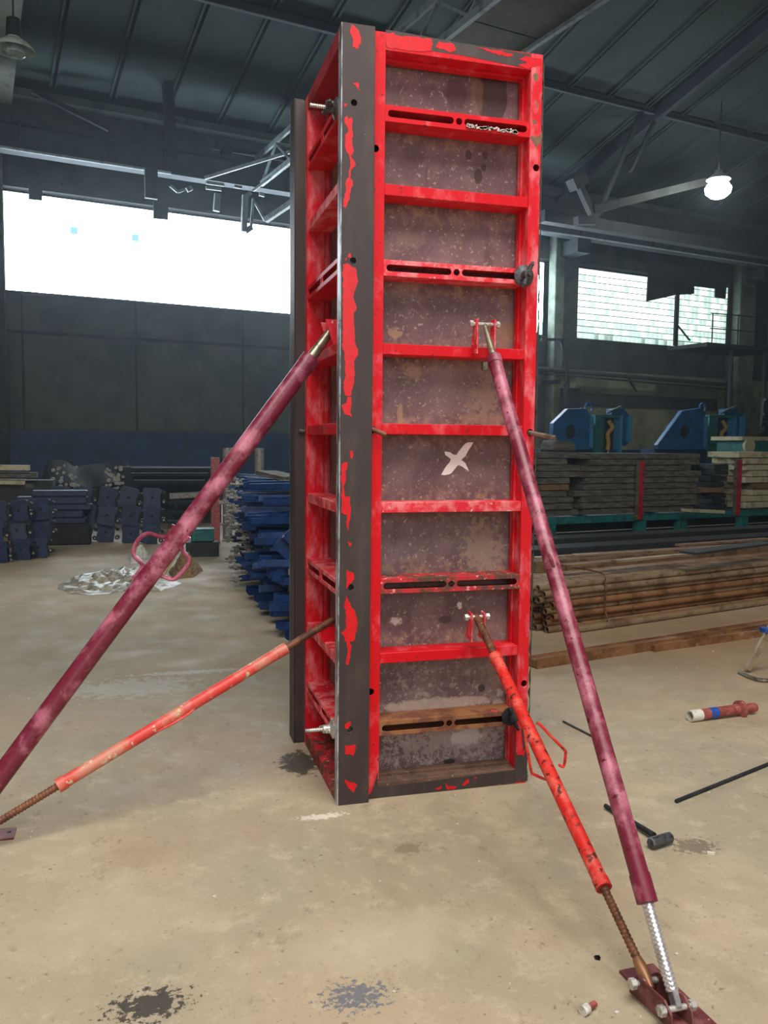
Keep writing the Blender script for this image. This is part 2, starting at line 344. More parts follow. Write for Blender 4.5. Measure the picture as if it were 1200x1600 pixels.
# roof: precast slabs, each its own piece, falling towards the window wall
ceil = bpy.data.objects.new('ceiling', None); COL.objects.link(ceil); struct(ceil, 'sloping sooty concrete slab roof')
sn = Vector((0, 0, 1))+VX*SL; sn.normalize(); sd = (VX-ZX*SL).normalized()
P = 1.295; u_first = 1.11-P*12; rows = [(VW+.1, 14.43), (14.43, 8.4), (8.4, 2.4), (2.4, -4.0)]
slab_meshes = {}
for r, (v1, v0) in enumerate(rows):
    L = (v1-v0)*math.sqrt(1+SL*SL)
    b = MB().obox((0, 0, .06), Vector((P/2-.035, 0, 0)), Vector((0, L/2-.05, 0)), Vector((0, 0, .06)))
    for sx in (-1, 1): b.box((sx*(P/2-.035)-.025*(1+sx)-0*.05, -L/2+.05, -.07), (sx*(P/2-.035)+.025*(1-sx), L/2-.05, 0))
    me = None
    for i in range(36):
        u = u_first+P*(i+.5)
        if me is None:
            o = b.build('roof_slab', slab_m, ceil); me = o.data
        else:
            o = bpy.data.objects.new('roof_slab', me); COL.objects.link(o); o.parent = ceil
        vm = (v0+v1)/2; set_m(o, UX, sd, sn, H(u, vm, zr(vm)))
deck = MB(); deck.obox(H(10, 7.2, zr(7.2)+.25), UX*24, sd*12, sn*.06).build('roof_deck', slab_rib, ceil)
MB().hbox((-14, -16, 15.3), (34, -3.9, 15.45)).build('roof_deck', slab_rib, ceil)
for v in (14.43, 8.4, 2.4):
    MB().hbox((-14, v-.06, zr(v)-.20), (34, v+.04, zr(v)-.04)).build('purlin', girder_m, ceil)
    MB().hbox((-14, v-.10, zr(v)-.22), (34, v-.06, zr(v)-.19)).build('purlin_flange', slab_rib, ceil)
for u, m_, ww in ((-.15, rafter_m, .42), (15.66, girder_m, .07), (31, slab_rib, .2)):
    MB().obox(H(u, 7.2, zr(7.2)-.22), UX*ww, sd*11.9, sn*.16).build('rafter', m_, ceil)
MB().hbox((-14, VW-.35, 9.05), (34, VW, 9.22)).build('eave_beam', slab_rib, ceil)

# windows of glass blocks
BW = .2; BH = .2
def glass_window(name, label, u0, z0, ncol, nrow, gap, pick, lim, v=VW+.05):
    root = bpy.data.objects.new(name, None); COL.objects.link(root); root.location = H(u0, v, z0); struct(root, label)
    MB().hbox((u0, v+.06, z0), (u0+ncol*BW, v+.10, z0+nrow*BH)).build('mortar_bed', mortar, root)
    meshes = {}; rest = {}; n = 0
    for i in range(ncol):
        for j in range(nrow):
            m_ = pick(i, j)
            if m_ is None: continue
            if n < lim:
                if m_.name not in meshes:
                    g = BW-gap; q = BH-gap; b = MB()
                    b.add([(-g/2, 0, -q/2), (g/2, 0, -q/2), (g/2, 0, q/2), (-g/2, 0, q/2), (-g/2+.02, -.02, -q/2+.02), (g/2-.02, -.02, -q/2+.02), (g/2-.02, -.02, q/2-.02), (-g/2+.02, -.02, q/2-.02),
                           (-g/2, .05, -q/2), (g/2, .05, -q/2), (g/2, .05, q/2), (-g/2, .05, q/2)],
                          [(4,5,6,7),(0,1,5,4),(1,2,6,5),(2,3,7,6),(3,0,4,7),(0,8,9,1),(1,9,10,2),(2,10,11,3),(3,11,8,0)])
                    me = bpy.data.meshes.new('glass_block'); me.from_pydata(b.v, [], b.f); me.materials.append(m_); meshes[m_.name] = me
                o = bpy.data.objects.new('glass_block', meshes[m_.name]); COL.objects.link(o); o.parent = root
                o.location = UX*((i+.5)*BW)+ZX*((j+.5)*BH); o.rotation_euler = (0, 0, A12); n += 1
            else:
                c_ = H(u0+(i+.5)*BW, v+.02, z0+(j+.5)*BH)
                rest.setdefault(m_.name, (m_, MB()))[1].obox(c_, UX*(BW-gap)/2, VX*.025, ZX*(BH-gap)/2)
    for m_, b in rest.values():
        o = b.build('glass_block_field', m_, root, fix=False); o['kind'] = 'stuff'
    return root
random.seed(3)
def pick1(i, j):
    u = .05+(i+.5)*BW; z = 4.84+(j+.5)*BH
    if (i, j) in ((7, 7), (14, 7)): return gl_blue
    if i > 74 and j < 2: return gl_mid
    return gl_hi
b1 = glass_window('window_1', 'long blown-out glass block window left of the red formwork', .05, 4.84, 76, 11, .007, pick1, 296)
def pick2(i, j):
    f = random.random()
    if j < 1: return gl_lo if f < .45 else gl_mid
    if j < 3: return gl_mid if f < .6 else gl_rt
    if i > 20: return gl_mid if f < .5 else gl_rt
    return gl_rt if f < .9 else gl_mid
b2 = glass_window('window_2', 'greenish glass block window right of the red formwork with a stepped dark top corner', 16.33, 4.84, 35, 11, .036, pick2, 296)
MB().prism([at_v(x, y, VW-.06) for x, y in ((1014, 420), (1011, 471), (1056, 461), (1085, 459), (1085, 447), (1118, 451), (1118, 464), (1134, 467), (1136, 438))], VX*.05).build('boarded_corner', wall_up, b2)
for x0_, x1_, y0_, y1_ in ((45, 66, 285, 313), (240, 263, 315, 343)):
    MB().prism([at_v(x, y, VW-.06) for x, y in ((x0_, y0_), (x1_, y0_+3), (x1_, y1_), (x0_, y1_-2))], VX*.05).build('boarded_pane', wall_up, b1)
MB().hbox((.03, VW-.03, 4.76), (15.4, VW+.1, 4.84)).build('window_sill', wall_sill, b1)
MB().hbox((16.3, VW-.03, 4.76), (23.4, VW+.1, 4.84)).build('window_sill', wall_sill, b2)
for u in (19.55+1.2, ): MB().hbox((u, VW-.10, 4.84), (u+.1, VW-.03, 6.7)).build('window_bar', black_m, b2)

# ================================================================ hall steelwork
t_ = thing('crane_runway_beam', 'dark crane runway beam running along the wall over the windows', 'beam', H(0, 17.4, 7.6))
bm_ = MB(); bm_.hbox((-13.5, 17.35, 7.66), (33.5, 17.45, 8.2)).build('web', girder_m, t_)
MB().hbox((-13.5, 17.2, 8.16), (33.5, 17.6, 8.22)).build('top_flange', girder_m, t_)
MB().hbox((-13.5, 17.22, 7.60), (33.5, 17.58, 7.66)).build('bottom_flange', girder_m, t_)
for u in (.3, 3.4, 6.4, 9.4, 12.4, 15.7, 18.6, 21.6, 24.4):
    MB().hbox((u, 17.24, 7.66), (u+.04, 17.35, 8.16)).build('stiffener', girder_m, t_)
for u in (-.5, 15.85, 24.0): MB().hbox((u-.25, 17.3, 7.2), (u+.25, VW-.3, 7.6)).build('bracket', girder_m, t_)
tag(MB().tube(H(-13.5, 17.16, 7.60), H(3.52, 17.16, 7.60), .035, seg=8).build('conduit_pipe', rail_m, smooth=True), 'pale straight pipe under the runway beam left of the formwork', 'pipe')
tag(MB().tube(H(9, 17.16, 7.60), H(33, 17.16, 7.60), .022, seg=8).build('conduit_pipe', rail_m, smooth=True), 'thin pale pipe under the runway beam right of the formwork', 'pipe')

# overhead crane bridge: horizontal lattice running from over the camera to the runway beam
t_ = thing('overhead_crane', 'overhead travelling crane bridge of steel lattice over the formwork', 'crane', H(6.2, 17.2, 7.6))
for u, m_ in ((5.68, crane_m), (7.0, crane_m)):
    MB().hbox((u-.04, -6, 7.60), (u+.04, 17.1, 7.72)).build('bottom_chord', m_, t_)
    MB().hbox((u-.03, -6, 8.30), (u+.03, 17.5, 8.42)).build('top_chord', m_, t_)
    k = 0; v = 17.0
    while v > -5:
        b = MB(); b.bar(H(u, v, 7.7), H(u, v-.9, 8.3), .05, .05); b.bar(H(u, v-.9, 8.3), H(u, v-1.8, 7.7), .05, .05); b.build('lattice_brace', crane_m, t_); v -= 1.8
v = 15.0
while v > -6:
    MB().hbox((5.74, v-1.72, 7.66), (6.96, v, 7.70)).build('walkway_board', crane_br, t_); v -= 1.75
MB().hbox((4.6, 17.22, 8.42), (8.2, 17.55, 8.62)).build('end_carriage', crane_dk, t_)
for u in (4.9, 7.9): MB().tube(H(u, 17.47, 8.36), H(u, 17.33, 8.36), .13, seg=16).build('wheel', black_m, t_)
for p, q, s_ in (((320, 278), (458, 236), .07), ((395, 298), (460, 250), .05), ((415, 344), (460, 314), .12)):
    MB().bar(at_v(*p, 16.6), at_v(*q, 16.0), s_, s_).build('brace', rail_m, t_)
for p, q, s_ in (((322, 285), (350, 289), .07), ((322, 293), (346, 296), .07), ((266, 290), (278, 300), .06), ((278, 300), (288, 296), .06), ((292, 297), (300, 293), .10), ((366, 291), (378, 293), .06), ((382, 308), (392, 301), .1), ((405, 303), (413, 305), .08), ((340, 303), (338, 330), .14), ((383, 305), (381, 362), .13), ((383, 362), (393, 355), .13), ((392, 358), (396, 310), .06), ((396, 312), (414, 345), .05)):
    MB().bar(at_v(*p, 16.6), at_v(*q, 16.6), s_, s_*.8, VX).build('carriage_fitting', crane_m, t_)
# hanging hooks on the runway in front of the window
tag(MB().bar(H(3.05, 17.1, 7.6), H(3.05, 17.1, 6.95), .28, .1, VX).build('hanging_bracket', girder_m), 'small dark bracket hanging over the top of the left window', 'bracket')

# roof truss in the plane of the purlin, right side
t_ = thing('roof_truss', 'dark lattice roof truss at right between purlin and runway beam', 'truss', H(13, 14.4, 7))
def tv(p, q, s_, m_=crane_dk, nm='truss_member', v=14.4):
    MB().bar(at_v(*p, v), at_v(*q, v), s_, s_, VX).build(nm, m_, t_)
tv((905, 290), (930, 345), .16); tv((1003, 172), (930, 345), .11); tv((1022, 190), (985, 268), .08); tv((930, 345), (900, 345), .2)
tv((925, 328), (1100, 285), .2, rafter_dk, 'gusset_beam'); tv((846, 338), (1210, 398), .30, crane_dk, 'bottom_chord', 15.6)
tv((893, 290), (912, 278), .3); tv((980, 225), (940, 322), .06)
t_ = thing('roof_truss', 'dark roof strut and brace at left standing on the runway beam', 'truss', H(3.6, 17.4, 8.2))
MB().bar(at_v(262, 130, 17.3), at_v(268, 248, 17.3), .22, .2, VX).build('post', crane_dk, t_)
MB().bar(at_v(254, 128, 17.3), at_v(272, 130, 17.3), .2, .16, VX).build('post_cap', crane_dk, t_)
MB().bar(at_v(50, 142, 17.8), at_v(170, 202, 17.8), .1, .1, VX).build('brace', crane_dk, t_)

# lamps
def bell(name, label, p, m_glass, s=1.0, on=False):
    r = thing(name, label, 'lamp', p)
    def ring(zs, rs, nm, m): MB().rings([p+ZX*z*s for z in zs], [q*s for q in rs], 24, caps=False).build(nm, m, r, smooth=True, fix=False)
    ring((.02, .06, .12, .18, .20), (.26, .25, .18, .09, .085), 'shade', enamel)
    ring((-.02, -.06, -.02, .06, .12), (.001, .10, .14, .14, .08), 'bulb', m_glass)
    MB().tube(p+ZX*.19*s, p+ZX*.42*s, .1*s, .085*s, 16).build('housing', black_m, r, smooth=True)
    MB().tube(p+ZX*.42*s, p+ZX*1.6*s, .012, seg=8).build('stem', black_m, r)
    return r
pL = at_v(22, 82, 9.5); bell('hanging_lamp', 'unlit bell-shaped lamp hanging at the upper left corner', pL, glass_dk, 1.0)
pR = at_v(1122, 296, 13.0)
r = thing('hanging_lamp', 'brightly lit lamp hanging under the roof at right', 'lamp', pR)
MB().rings([pR+ZX*z for z in (-.24, -.20, -.1, .02, .14, .22)], [.05, .18, .30, .33, .26, .1], 24).build('bulb', lamp_glow, r, smooth=True)
MB().rings([pR+ZX*z for z in (.24, .32, .42, .48)], [.30, .22, .1, .08], 24, caps=False).build('shade', enamel, r, smooth=True, fix=False)
MB().tube(pR+ZX*.44, pR+ZX*2.2, .015, seg=8).build('stem', black_m, r)

# service pipes on the right wall
def wallpipe(p, q, r, label, v=VW-.5, m_=wall_sill):
    return tag(MB().tube(at_v(*p, v), at_v(*q, v), r, seg=10).build('service_pipe', m_, smooth=True), label, 'pipe')
wallpipe((836, 576), (1142, 602), .07, 'long grey horizontal pipe along the right wall below the windows')
wallpipe((836, 582), (1142, 609), .035, 'thin pipe just under the long grey pipe on the right wall')
wallpipe((1138, 542), (1138, 700), .10, 'grey vertical drain pipe at the right end of the wall')
wallpipe((889, 585), (889, 640), .03, 'thin vertical pipe beside the pier near the blue machines')
tag(MB().bar(at_v(982, 592, VW-.5), at_v(995, 612, VW-.5), .05, .05).build('pipe_bracket', black_m), 'small dark bracket under the long pipe on the right wall', 'bracket')
t_ = thing('wall_cabinet', 'dark switch box with cables on the pier behind the formwork', 'cabinet', at_v(848, 640, VW-.6))
MB().hbox((15.45, VW-.95, 2.2), (16.0, VW-.62, 3.2)).build('body', crane_dk, t_, bevel=.02)
MB().curve([H(15.6, VW-.7, 3.2), H(15.62, VW-.75, 3.7), H(15.5, VW-.7, 4.2), H(15.58, VW-.45, 4.7)], .05).build('cable', crane_dk, t_)
MB().bar(at_v(846, 530, VW-.5), at_v(880, 531, VW-.5), .05, .08).build('bracket_arm', crane_dk, t_)
MB().bar(at_v(846, 598, VW-.6), at_v(874, 597, VW-.6), .1, .12).build('bracket_arm', crane_dk, t_)

# gallery platform at right edge
t_ = thing('gallery_platform', 'dark steel gallery platform with thin railing at the right edge', 'platform', at_v(1160, 545, 15.5))
a = at_v(1105, 539, 15.5); b_ = at_v(1215, 546, 15.5)
MB().obox((a+b_)/2+VX*.8, UX*((b_-a).length/2), VX*.8, ZX*.06).build('deck', crane_dk, t_)
for x in (1112, 1134, 1152, 1178, 1199):
    p = at_v(x, 540, 15.5); MB().tube(p, p+ZX*.95, .02, seg=6).build('railing_post', black_m, t_)
for dz in (.5, .95): MB().tube(a+ZX*dz+UX*.1, b_+ZX*dz, .018, seg=6).build('rail', black_m, t_)
for x in (1143, 1196): p = at_v(x, 546, 15.6); MB().tube(p, Vector((p.x, p.y, 0)), .07, seg=8).build('support_post', crane_dk, t_)
MB().bar(at_v(1056, 505, 15.5), at_v(1078, 532, 15.5), .04, .04).build('stay', black_m, t_)
MB().bar(at_v(1057, 462, 15.5), at_v(1054, 540, 15.5), .07, .07).build('stay_post', black_m, t_)

# ================================================================ RED COLUMN FORMWORK
T = .13; PP = .032; D = .745; E_ = .051; HH = 3.0; RW = .05
def circ(x, y, r, n=12): return [(x+r*math.cos(2*math.pi*k/n), y+r*math.sin(2*math.pi*k/n)) for k in range(n)]
def slot(x0, x1, y, h, n=5):
    r = h/2; return [(x1-r+r*math.sin(math.pi*k/n), y-r*math.cos(math.pi*k/n)) for k in range(n+1)]+[(x0+r-r*math.sin(math.pi*k/n), y+r*math.cos(math.pi*k/n)) for k in range(n+1)]
def make_panel(label, W, TM, O, mats, front_holes=((), ()), end_holes=((), ()), plym=None, ribs_m=None):
    """TM maps panel axes (along, inward, up) to world; O world origin of outer lower corner"""
    X, Y = TM; root = thing('column_form_shutter', label, 'formwork', O, 'red steel formwork panels bolted into a square column form')
    def pt(x, y, z): return O+X*x+Y*y+ZX*z
    def bx(b, x0, y0, z0, x1, y1, z1):
        return b.obox(pt((x0+x1)/2, (y0+y1)/2, (z0+z1)/2), X*(x1-x0)/2, Y*(y1-y0)/2, ZX*(z1-z0)/2)
    for s in (0, 1):
        x0, x1 = (0, RW) if s == 0 else (W-RW, W); m_front, m_end = mats[s]; th = .005
        rail = MB(); rail.holed([(x0, 0), (x1, 0), (x1, HH), (x0, HH)], [circ((x0+x1)/2+(.006 if s else -.012), z, .014) for z in front_holes[s]], O, X, ZX, Y*th)
        xi = x1-th if s == 0 else x0
        bx(rail, xi, th, 0, xi+th, T-.02, HH)                       # inner web
        xr = x1 if s == 0 else x0-.008
        bx(rail, xr, .062, .01, xr+.008, .078, HH-.01)              # pressed ridge
        bx(rail, xr, .0855, .01, xr+.008, .10, HH-.01)
        ro = rail.build('side_rail', m_front, root, bevel=.0012)
        e = MB(); xe = 0 if s == 0 else W
        e.holed([(th, 0), (T, 0), (T, HH), (th, HH)], [circ(y, z, .012) for y, z in end_holes[s]], pt(xe, 0, 0), Y, ZX, X*(th if s == 0 else -th))
        e.build('edge_face', m_end, ro, bevel=.001)
        bx(MB(), x0+th, T-.02, .002, x1-th, T-.004, HH-.002).build('back_web', m_end, ro)
    for nm, z0, z1 in (('bottom_rail', 0, .065), ('top_rail', HH-.065, HH)):
        b = MB(); bx(b, RW, .001, z0, W-RW, .007, z1)
        zz = z1-.006 if nm == 'bottom_rail' else z0
        bx(b, RW, .007, zz, W-RW, T-.02, zz+.006)
        ze = z0 if nm == 'bottom_rail' else z1-.006
        bx(b, RW, .007, ze, W-RW, T-.004, ze+.006)
        zq = z1 if nm == 'bottom_rail' else z0-.012
        bx(b, RW, .06, zq, W-RW, .10, zq+.012)
        b.build(nm, mats[2] if nm == 'top_rail' else mats[3], root, bevel=.0012)
    for k in range(1, 10):
        z = HH*(1-k/10)+{1: .005, 2: .02, 3: .024, 4: .012, 6: -.012, 7: -.028, 8: -.022, 9: -.012}.get(k, 0); m_ = (ribs_m or {}).get(k, red)
        x0, x1 = RW, W-RW
        if k in (1, 3, 7, 9):
            h = .062; b = MB(); L = x1-x0; xc = (x0+x1)/2
            b.holed([(x0, z-h/2), (x1, z-h/2), (x1, z+h/2), (x0, z+h/2)],
                    [slot(x0+.012, xc-.022, z, .026), slot(xc+.022, x1-.012, z, .026), circ(xc, z, .013)], pt(0, .002, 0), X, ZX, Y*.005)
            bx(b, x0, .007, z+h/2-.005, x1, T-.02, z+h/2); bx(b, x0, .007, z-h/2, x1, T-.02, z-h/2+.005)
            o = b.build('rib', m_, root, bevel=.001); o['label'] = 'slotted rib'
        else:
            b = MB(); h = .042; bx(b, x0, .004, z-h/2, x1, T-.02, z+h/2); b.build('rib', m_, root, bevel=.002)
    bx(MB(), .006, T-.0185, .008, W-.006, T, HH-.008).build('plywood_face', plym, root)
    return root
def zy(px, py, y): return at_y(px, py, y).z
EX, EY = Vector((1, 0, 0)), Vector((0, 1, 0))
yp = PP+T-.0185
def B(px, py, rx, rz, col, k, **kw): return (at_y(px, py, yp), (rx, 9, rz), col, k, dict(soft=.3, distort=.5, nscale=14) | kw)
ply_R = ply('film_faced_plywood_spotted', [
    B(768, 148, .075, .13, (66, 50, 52), .85, soft=.12, distort=.15), B(712, 145, .05, .07, (88, 64, 66), .8), B(745, 150, .03, .10, (136, 110, 96), .6, distort=.8, nscale=30),
    B(807, 160, .018, .12, (128, 104, 104), .7), B(732, 242, .016, .022, (78, 56, 56), .9, distort=.2), B(758, 243, .016, .02, (78, 56, 56), .9, distort=.2),
    B(747, 275, .022, .035, (72, 52, 52), .9, distort=.3), B(756, 262, .014, .018, (72, 52, 52), .9, distort=.3), B(640, 378, .06, .03, (140, 120, 114), .6, distort=2.4, nscale=30),
    B(760, 625, .07, .10, (158, 134, 112), .65, distort=3.0, nscale=34), B(760, 655, .13, .03, (154, 130, 110), .55, distort=1.0, nscale=24), B(620, 522, .05, .02, (168, 146, 116), .7, distort=2.0, nscale=24),
    B(625, 650, .015, .06, (166, 142, 112), .7, distort=.9, nscale=30), B(755, 855, .10, .11, (160, 140, 120), .65, distort=3.0, nscale=36), B(790, 520, .05, .06, (150, 120, 82), .6, distort=.8),
    B(645, 580, .04, .04, (170, 146, 118), .6, distort=2.6, nscale=40), B(700, 905, .25, .03, (166, 132, 96), .6, distort=.8), B(775, 1040, .05, .12, (150, 126, 108), .5),
    B(752, 1075, .02, .02, (60, 50, 50), .9), B(695, 968, .035, .018, (74, 62, 62), .8), B(718, 946, .014, .014, (225, 215, 210), .9, distort=1.6, nscale=60), B(618, 970, .03, .02, (220, 210, 206), .8, distort=1.8, nscale=60),
    B(700, 1155, .34, .09, (176, 160, 160), .7, distort=3.0, nscale=45), B(730, 1150, .08, .05, (210, 200, 204), .7, distort=1.0, nscale=40), B(702, 1190, .03, .014, (52, 44, 44), .95),
    B(680, 1100, .3, .03, (196, 176, 164), .7, distort=.8, nscale=30)])
ply_L = ply('film_faced_plywood_plain', [])
WR = .834-T
ribsR = {1: red, 3: red_dusty, 5: red, 6: red_dusty, 7: rust_bottom, 8: red, 9: red_rust}
holes = lambda pts, y: [zy(px, py, y) for px, py in pts]
panR = make_panel('wide red formwork panel facing the camera with a white cross on its brown plywood', WR, (EX, EY), Vector((T, PP, 0)),
    [(red, dark), (red_streak, red), red, rust_top], (holes([(588, 232), (587, 672), (580, 1081)], PP), holes([(836, 262), (827, 676), (820, 1068)], PP)), ((), ()), ply_R, ribsR)
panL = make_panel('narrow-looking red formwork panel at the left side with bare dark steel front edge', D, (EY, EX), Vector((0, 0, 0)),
    [(window_lit_edge, dark), (red_streak, red), red_post_and_shade, rust_bottom], ((), ()), ([(.05, zy(x, y, 0)) for x, y in ((550, 160), (548, 407), (547, 918), (545, 1140))], ()), ply_L,  # top rail's darker red puts its shade into the colour
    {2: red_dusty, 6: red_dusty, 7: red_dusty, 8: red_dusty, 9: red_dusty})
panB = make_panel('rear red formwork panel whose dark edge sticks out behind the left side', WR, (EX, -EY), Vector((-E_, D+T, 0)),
    [(window_lit_edge, dark), (red, red), red, dark], ((), ()), ((), ()), dark, {})
panP = make_panel('right-hand red formwork panel hidden behind the camera-facing one', D+.05, (EY, -EX), Vector((.784, PP+T, 0)),
    [(red, red), (red, dark), red, dark], ((), ()), ((), ()), ply_L, {})

# flakes of paint left on bare steel and bare patches in paint: shapes read off the steel
def jag(poly, amp, step):
    out = []
    for i, p in enumerate(poly):
        q = poly[(i+1) % len(poly)]; n = max(1, int((q-p).length/step))
        for k in range(n):
            a = p.lerp(q, k/n); nz = (noise.noise_vector(a*45)*.7+noise.noise_vector(a*140)*.6)*amp
            out.append(a+nz*(1 if k else .4))
    return out
def flake(name, mat, parent, polys, y, thick=.0007, amp=.0065, origin=(0, 0), sc=1.0):
    for poly in polys:
        pts = [at_y(origin[0]+x/sc, origin[1]+yy/sc, y) for x, yy in poly]
        J = jag(pts, amp, .006)
        b = bmesh.new(); vs = [b.verts.new((p.x, 0, p.z)) for p in J]
        es = [b.edges.new((vs[i], vs[(i+1) % len(vs)])) for i in range(len(vs))]
        bmesh.ops.triangle_fill(b, use_beauty=True, edges=es); b.verts.index_update()
        mb = MB(); n = len(b.verts); F = [tuple(v.index for v in f.verts) for f in b.faces]
        V = [Vector((v.co.x, y-thick, v.co.z)) for v in b.verts]+[Vector((v.co.x, y, v.co.z)) for v in b.verts]
        ring = [v.index for v in vs]
        mb.add(V, F+[(ring[i], ring[(i+1) % n], n+ring[(i+1) % n], n+ring[i]) for i in range(len(ring))]); b.free()
        mb.build(name, mat, parent)
s1 = 5.333
LE = [o for o in panL.children if o.name.startswith('side_rail')][0]
flake('paint_flake', flake_red, LE, [
 [(580,100),(600,100),(640,145),(660,200),(660,250),(635,305),(590,285),(595,215),(570,165)], [(590,590),(640,580),(660,655),(640,640),(620,610)],
 [(530,870),(545,860),(555,885),(590,870),(595,1160),(577,1190),(620,1265),(585,1300),(568,1370),(590,1400),(590,1450),(550,1600),(515,1600),(540,1400),(556,1370),(573,1270),(560,1180),(530,1120),(530,1020),(555,975),(520,910)],
 [(515,760),(540,755),(545,770),(525,785)]], 0, origin=(440, 20), sc=s1)
flake('paint_flake', flake_red, LE, [
 [(512,500),(550,490),(580,515),(620,525),(638,640),(595,760),(625,860),(600,900),(605,1020),(615,1150),(638,1200),(635,1250),(605,1300),(610,1400),(600,1500),(580,1590),(530,1590),(515,1520),(530,1430),(522,1230),(508,1200)],
 [(530,450),(570,400),(580,440),(550,430),(535,470)], [(512,0),(550,0),(535,30),(515,15)]], 0, origin=(440, 320), sc=s1)
flake('paint_flake', flake_red, LE, [
 [(550,0),(580,0),(578,170),(520,140),(500,70),(540,50)], [(570,450),(595,450),(590,520),(578,510)],
 [(497,555),(550,545),(550,600),(530,620),(533,700),(515,750),(525,825),(570,835),(575,950),(575,1010),(552,1120),(540,1030),(545,990),(500,965)],
 [(545,1200),(585,1220),(572,1250)], [(545,1440),(600,1470),(605,1520),(560,1570),(540,1600),(540,1500)]], 0, origin=(440, 620), sc=s1)
flake('paint_flake', flake_red, LE, [
 [(460,50),(475,70),(490,120),(520,150),(540,210),(540,260),(525,320),(525,360),(505,378),(482,372),(497,400),(495,460),(475,545),(460,540),(462,500),(470,470),(465,390),(450,350),(425,320),(460,280),(460,200),(450,100)],
 [(450,970),(490,940),(495,970),(475,1000),(455,1000)], [(450,1120),(525,1115),(525,1160),(515,1190),(480,1180),(455,1185)],
 [(455,1360),(480,1380),(520,1380),(540,1400),(515,1455),(480,1430),(455,1390)]], 0, origin=(440, 920), sc=4.571)
TR = [o for o in panR.children if o.name.startswith('top_rail')][0]; BR = [o for o in panR.children if o.name.startswith('bottom_rail')][0]
RR = [o for o in panR.children if o.name.startswith('side_rail')]
flake('bare_patch', dark, TR, [[(444,72),(520,84),(640,106),(760,128),(900,150),(1062,176),(1050,238),(1040,236),(900,208),(760,180),(640,163),(520,152),(444,146)]], PP+.001, origin=(440, 20), sc=2.727, amp=.001)
flake('bare_patch', dark, BR, [[(402,858),(560,842),(760,815),(935,792),(1000,790),(1000,834),(760,866),(560,892),(350,912),(352,890)]], PP+.001, origin=(440, 900), sc=2.609, amp=.001)
flake('paint_flake', flake_red, TR, [
 [(1010,196),(1040,184),(1105,196),(1112,206),(1100,226),(1065,232),(1050,240),(1020,232),(1010,222),(1045,214)], [(446,84),(480,86),(485,97),(560,101),(640,112),(645,135),(640,165),(580,166),(450,148)], [(655,150),(668,122),(735,136),(742,160),(720,168),(690,158)],
 [(830,146),(900,158),(985,176),(980,190),(920,178)]], PP+.0002, origin=(440, 20), sc=2.727)
flake('paint_flake', flake_red, BR, [[(625,868),(650,856),(652,862),(640,872)], [(668,842),(680,855),(715,858),(705,868),(675,870)], [(735,850),(760,826),(765,840),(745,856)], [(785,822),(795,820),(792,832)]], PP+.0002, origin=(440, 900), sc=2.609)
flake('bare_patch', dark, RR[1], [
 [(952,655),(958,730),(975,728),(985,735),(1000,700),(1003,835),(948,840)], [(975,600),(1003,600),(1003,690),(985,715)]], PP, origin=(440, 900), sc=2.609)
flake('bare_patch', dark, RR[0], [[(345,890),(352,903),(372,870),(392,800),(396,905),(345,915)]], PP, origin=(440, 900), sc=2.609)
def rag(x0, y0, x1, y1, n, w):
    random.seed(int(x0*7+y0)); L = [(x0+(x1-x0)*i/n-random.uniform(.3, 1)*w*(random.random() > .35), y0+(y1-y0)*i/n) for i in range(n+1)]
    return L+[(x1+1.0, y1), (x0+1.0, y0)]
flake('bare_patch', dark, RR[1], [rag(849.5, 100, 838.5, 640, 60, 3.2), rag(838.5, 645, 826.5, 1120, 50, 3.5)], PP, amp=.0015)
flake('bare_patch', dark, RR[0], [[(584, 60), (585.5, 62), (585, 230), (584, 400), (581.5, 640), (579.5, 880), (576, 1120), (574, 1120), (576, 880), (579, 640), (582, 400)]], PP, amp=.001)
rustp = worn('rust_bloom', (122, 96, 70), (104, 74, 60), None, 60, rough=.7)
flake('bare_patch', rustp, RR[1], [
 [(820,470),(850,450),(870,480),(850,540),(825,520)], [(810,910),(840,900),(850,940),(815,950)], [(795,1060),(880,1070),(905,1010),(900,1120),(850,1170),(790,1080)],
 [(850,720),(865,730),(862,790),(850,780)], [(905,640),(915,660),(912,720),(905,700)], [(860,840),(868,850),(868,880)]], PP, origin=(700, 40), sc=6.154, amp=.004)
flake('paint_mark', white_mark, panR, [
 [(650,527),(668,528),(692,520),(720,486),(735,492),(765,512),(758,496),(745,476),(733,466),(748,452),(782,394),(758,394),(740,408),(710,446),(700,444),(682,434),(664,432),(668,446),(690,464),(672,490)]], yp-.0005, origin=(440, 540), sc=2.609, amp=.003)
# crumbs of dried concrete along the first slotted rib
cr = MB(); random.seed(5)
for i in range(60):
    x = random.uniform(730, 808); p = at_y(x, 196+(x-730)*.135+random.uniform(-2, 2), PP-.002); s_ = random.uniform(.003, .006)
    cr.obox(p, Vector((s_, 0, s_*.4)), Vector((0, .004, 0)), Vector((-s_*.3, 0, s_*.7)))
o = cr.build('concrete_crumbs', concrete_crumb, panR, bevel=0); o['kind'] = 'stuff'

